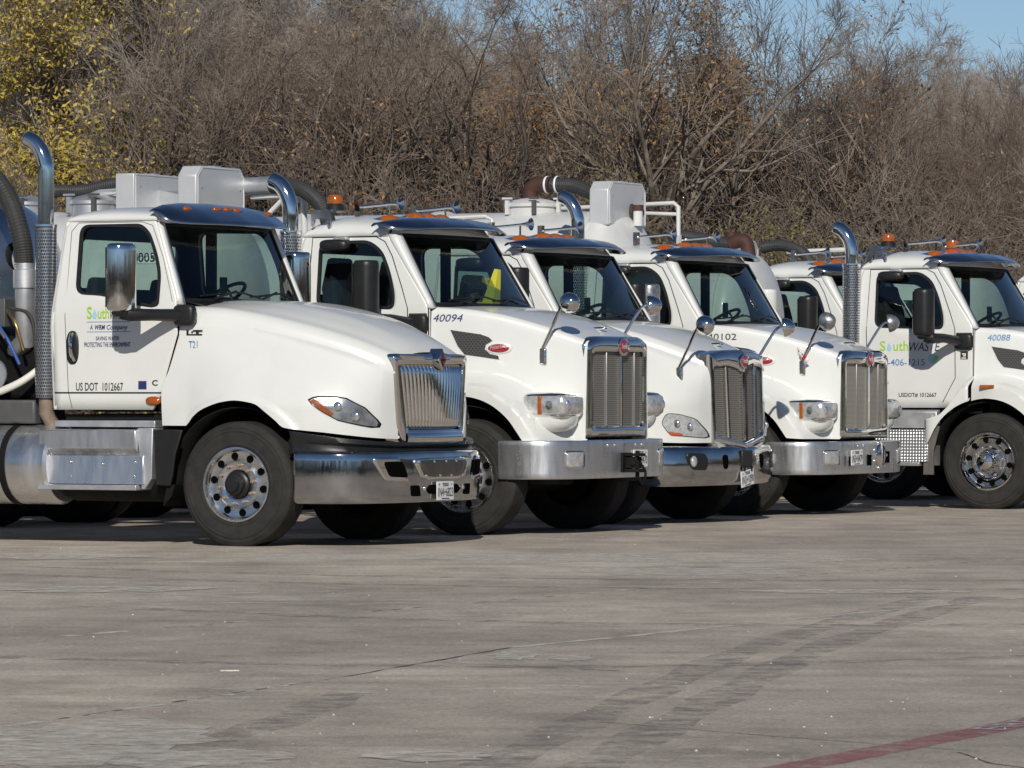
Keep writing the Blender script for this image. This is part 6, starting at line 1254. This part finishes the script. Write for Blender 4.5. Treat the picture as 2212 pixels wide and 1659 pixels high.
T_('tall', 920, 78.0, 'bare upright tree with pale stem beyond the roof horns of the 40094 truck', 0.88, 1.9)
T_('twin', 1700, 82.0, 'small bare forked tree in the lowest dip of the wood', 0.72, 4.0)
for px, Z, k, s_, a_, lb in ((400, 72.2, 'limb', 1.0, 0.2, 'dark bare tree with crossing limbs straight above the first truck\'s left roof box'),
    (575, 73.4, 'limb2', 1.02, 1.4, 'bare tree with a strong side limb above the first truck\'s visor'),
    (740, 72.6, 'limb', 1.02, 2.9, 'dark bare tree with crossing limbs above the amber beacon of the 40094 truck'),
    (900, 72.8, 'limb2', 1.0, 3.6, 'bare tree with open branching above the visor of the 40094 truck'),
    (1060, 72.4, 'limb', 1.05, 4.6, 'dark bare tree with crossing limbs above the rusty pipe elbow'),
    (1240, 72.9, 'limb2', 1.08, 0.6, 'bare tree with open branching above the tank box of the 40102 truck'),
    (1420, 74.0, 'limb', 0.78, 5.6, 'dark bare tree with crossing limbs left of the two pale trunks'),
    (1660, 73.0, 'limb2', 0.62, 2.3, 'low bare tree with open branching right of the two pale trunks'),
    (1850, 73.0, 'limb', 0.88, 1.1, 'dark bare tree with crossing limbs above the exhaust of the 40088 truck'),
    (2040, 73.5, 'limb2', 0.86, 4.9, 'bare tree with open branching above the beacon of the 40088 truck'),
    (2200, 73.0, 'limb', 0.74, 3.4, 'low dark bare tree with crossing limbs at the right edge')): T_(k, px, Z, lb, s_, a_, ('leaf_orange', 0.20, 3, 0.034, 0.12, 21) if k == 'limb2' else None)
T_('twin', 600, 83.0, 'bare thin tree at the back between two crooked trees', 1.2, 2.0)
for px, Z, k, lf, lb, s in ((740, 70.5, 'bush2', ('leaf_rust', 0.40, 4, 0.030, 0.11, 3), 'rust red leaved bush beside the second truck\'s exhaust pipe', 1.05),
    (1500, 71.5, 'bush', ('leaf_olive', 0.50, 5, 0.030, 0.11, 4), 'olive green bush at the foot of the two pale trunks', 1.15),
    (1330, 70.0, 'bush2', ('leaf_orange', 0.30, 4, 0.030, 0.11, 8), 'orange leaved bush beyond the tank box of the 40102 truck', 1.1),
    (620, 71.0, 'bush', ('leaf_orange', 0.32, 4, 0.030, 0.11, 5), 'orange leaved bush behind the first truck\'s visor', 1.15),
    (960, 70.0, 'bush2', ('leaf_olive', 0.40, 4, 0.030, 0.11, 6), 'yellow green bush beyond the roof lamps of the 40094 truck', 1.05),
    (220, 70.5, 'bush', ('leaf_yellow', 0.25, 4, 0.030, 0.11, 9), 'bush with bright yellow leaves beside the tall exhaust pipe of the first truck', 1.1),
    (1990, 70.5, 'bush2', ('leaf_scrub', 0.5, 4, 0.030, 0.11, 7), 'brown leaved bush beyond the beacon of the 40088 truck', 1.05)):
    T_(k, px, Z, lb, s, px * 0.7, lf, 'bush', 'bush', 'bushes behind the yard')
# the wood and the scrub behind and between them, one mass each
def scatter(name, sources, pts, label, cat):
    me = bpy.data.meshes.new(name); me.from_pydata([p[0] for p in pts], [], [])
    for nm, tp, dat in (('idx', 'INT', [p[1] for p in pts]), ('ang', 'FLOAT', [p[2] for p in pts]), ('scl', 'FLOAT', [p[3] for p in pts])):
        a = me.attributes.new(nm, tp, 'POINT'); a.data.foreach_set('value', dat)
    o = bpy.data.objects.new(name, me); C.objects.link(o); tag(o, label, cat, kind='stuff')
    ng = bpy.data.node_groups.new(name, 'GeometryNodeTree'); ng.interface.new_socket('Geometry', in_out='INPUT', socket_type='NodeSocketGeometry'); ng.interface.new_socket('Geometry', in_out='OUTPUT', socket_type='NodeSocketGeometry')
    gi, go = ng.nodes.new('NodeGroupInput'), ng.nodes.new('NodeGroupOutput'); jn = ng.nodes.new('GeometryNodeJoinGeometry'); ip = ng.nodes.new('GeometryNodeInstanceOnPoints')
    for s in reversed(sources):
        oi = ng.nodes.new('GeometryNodeObjectInfo'); oi.inputs['Object'].default_value = s; oi.inputs['As Instance'].default_value = True; ng.links.new(oi.outputs['Geometry'], jn.inputs[0])
    def att(nm, tp):
        n = ng.nodes.new('GeometryNodeInputNamedAttribute'); n.data_type = tp; n.inputs['Name'].default_value = nm; return n.outputs['Attribute']
    ip.inputs['Pick Instance'].default_value = True; ng.links.new(gi.outputs[0], ip.inputs['Points']); ng.links.new(jn.outputs[0], ip.inputs['Instance']); ng.links.new(att('idx', 'INT'), ip.inputs['Instance Index'])
    cx = ng.nodes.new('ShaderNodeCombineXYZ'); ng.links.new(att('ang', 'FLOAT'), cx.inputs[2]); ng.links.new(cx.outputs[0], ip.inputs['Rotation']); ng.links.new(att('scl', 'FLOAT'), ip.inputs['Scale']); ng.links.new(ip.outputs[0], go.inputs[0])
    md = o.modifiers.new('scatter', 'NODES'); md.node_group = ng; return o
def child(o, nm): return [c for c in o.children if c.name.split('.')[0] == nm][0]
_trees = {o_.name: o_ for o_ in bpy.data.objects if o_.type == 'EMPTY' and o_.get('group') == 'trees behind the yard'}
def crown_of(kind): return [c for o_ in _trees.values() for c in o_.children if c.data == KINDS[kind][1]][0]
def trunk_of(kind): return [c for o_ in _trees.values() for c in o_.children if c.data == KINDS[kind][0]][0]
bushes = [o_ for o_ in bpy.data.objects if o_.type == 'EMPTY' and o_.get('group') == 'bushes behind the yard']
rw = random.Random(12); pts = []
def height_cap(px): return lerp(px, [-400, 0, 900, 1350, 1480, 1560, 1700, 1850, 1950, 2080, 2212, 2600], [0.95, 0.95, 0.88, 0.66, 0.50, 0.36, 0.44, 0.74, 0.80, 0.76, 0.68, 0.64])
srcs = [crown_of('oak'), trunk_of('oak'), crown_of('tall'), trunk_of('tall'), crown_of('fan'), trunk_of('fan'), crown_of('oak2'), trunk_of('oak2')]
for Z, n in ((85, 22), (90, 24), (96, 24), (103, 26), (112, 28)):
    for k in range(n):
        px = -350 + 2950 * (k + rw.uniform(0.1, 0.9)) / n; z_ = Z + rw.uniform(-2.5, 2.5); kd = rw.choice((0, 2, 2, 4, 6)); s = height_cap(px) * z_ / 82 * rw.uniform(0.86, 1.02) * (0.95 if kd in (0, 6) else (0.88 if kd == 2 else 1.15)); a = rw.uniform(0, 6.28)
        x = (px - 1106) / 10500 * z_
        pts += [((x, z_, 0), kd, a, s), ((x, z_, 0), kd + 1, a, s)]
scatter('woodland', srcs, pts, 'bare grey brown wood standing as one mass behind the nearer trees', 'woodland')
pts = []; bsrc = [child(bushes[0], 'crown'), child(bushes[0], 'trunk'), child(bushes[1], 'crown'), child(bushes[1], 'trunk')]
lsr = [inst_ for inst_ in []]
for k in range(210):
    z_ = rw.uniform(69.5, 92); px = rw.uniform(-250, 2450); s = rw.uniform(0.8, 1.35) * (1 + (z_ - 70) * 0.012); a = rw.uniform(0, 6.28); kd = rw.choice((0, 2)); x = (px - 1106) / 10500 * z_
    pts += [((x, z_, 0), kd, a, s), ((x, z_, 0), kd + 1, a, s)]
    if rw.random() < 0.4: pts.append(((x, z_, 0), 4 + rw.choice((0, 0, 1, 2)), a, s))
bsrc += [child(bushes[6], 'foliage'), child(bushes[3], 'foliage'), child(bushes[4], 'foliage')]
scatter('undergrowth', bsrc, pts, 'tangled leafy brown undergrowth along the edge of the wood', 'undergrowth')
# leaf litter bank under the wood

# unseen wood added round the yard to darken what the chrome mirrors
pts = []
def ring_wood(x0, y0, x1, y1, n, smin, smax):
    for k in range(n):
        t = (k + rw.uniform(0.1, 0.9)) / n; x, y = x0 + (x1 - x0) * t + rw.uniform(-3, 3), y0 + (y1 - y0) * t + rw.uniform(-3, 3); kd = rw.choice((0, 2, 4, 6)); a = rw.uniform(0, 6.28); s = rw.uniform(smin, smax)
        pts.extend([((x, y, 0), kd, a, s), ((x, y, 0), kd + 1, a, s)])
for off in (0, 7, 14, 22):
    ring_wood(-190, -70 - off, 190, -70 - off, 110, 1.0, 1.3); ring_wood(80 + off, -70, 80 + off, 125, 64, 0.85, 1.1); ring_wood(-80 - off, -70, -80 - off, 125, 54, 0.85, 1.1)
for off in (85, 92, 100): ring_wood(18, off, 90, off, 30, 0.75, 1.0); ring_wood(-18, off, -90, off, 30, 0.9, 1.1)
scatter('woodland', srcs, pts, 'unseen bare wood added round the yard for the chrome to mirror', 'woodland')
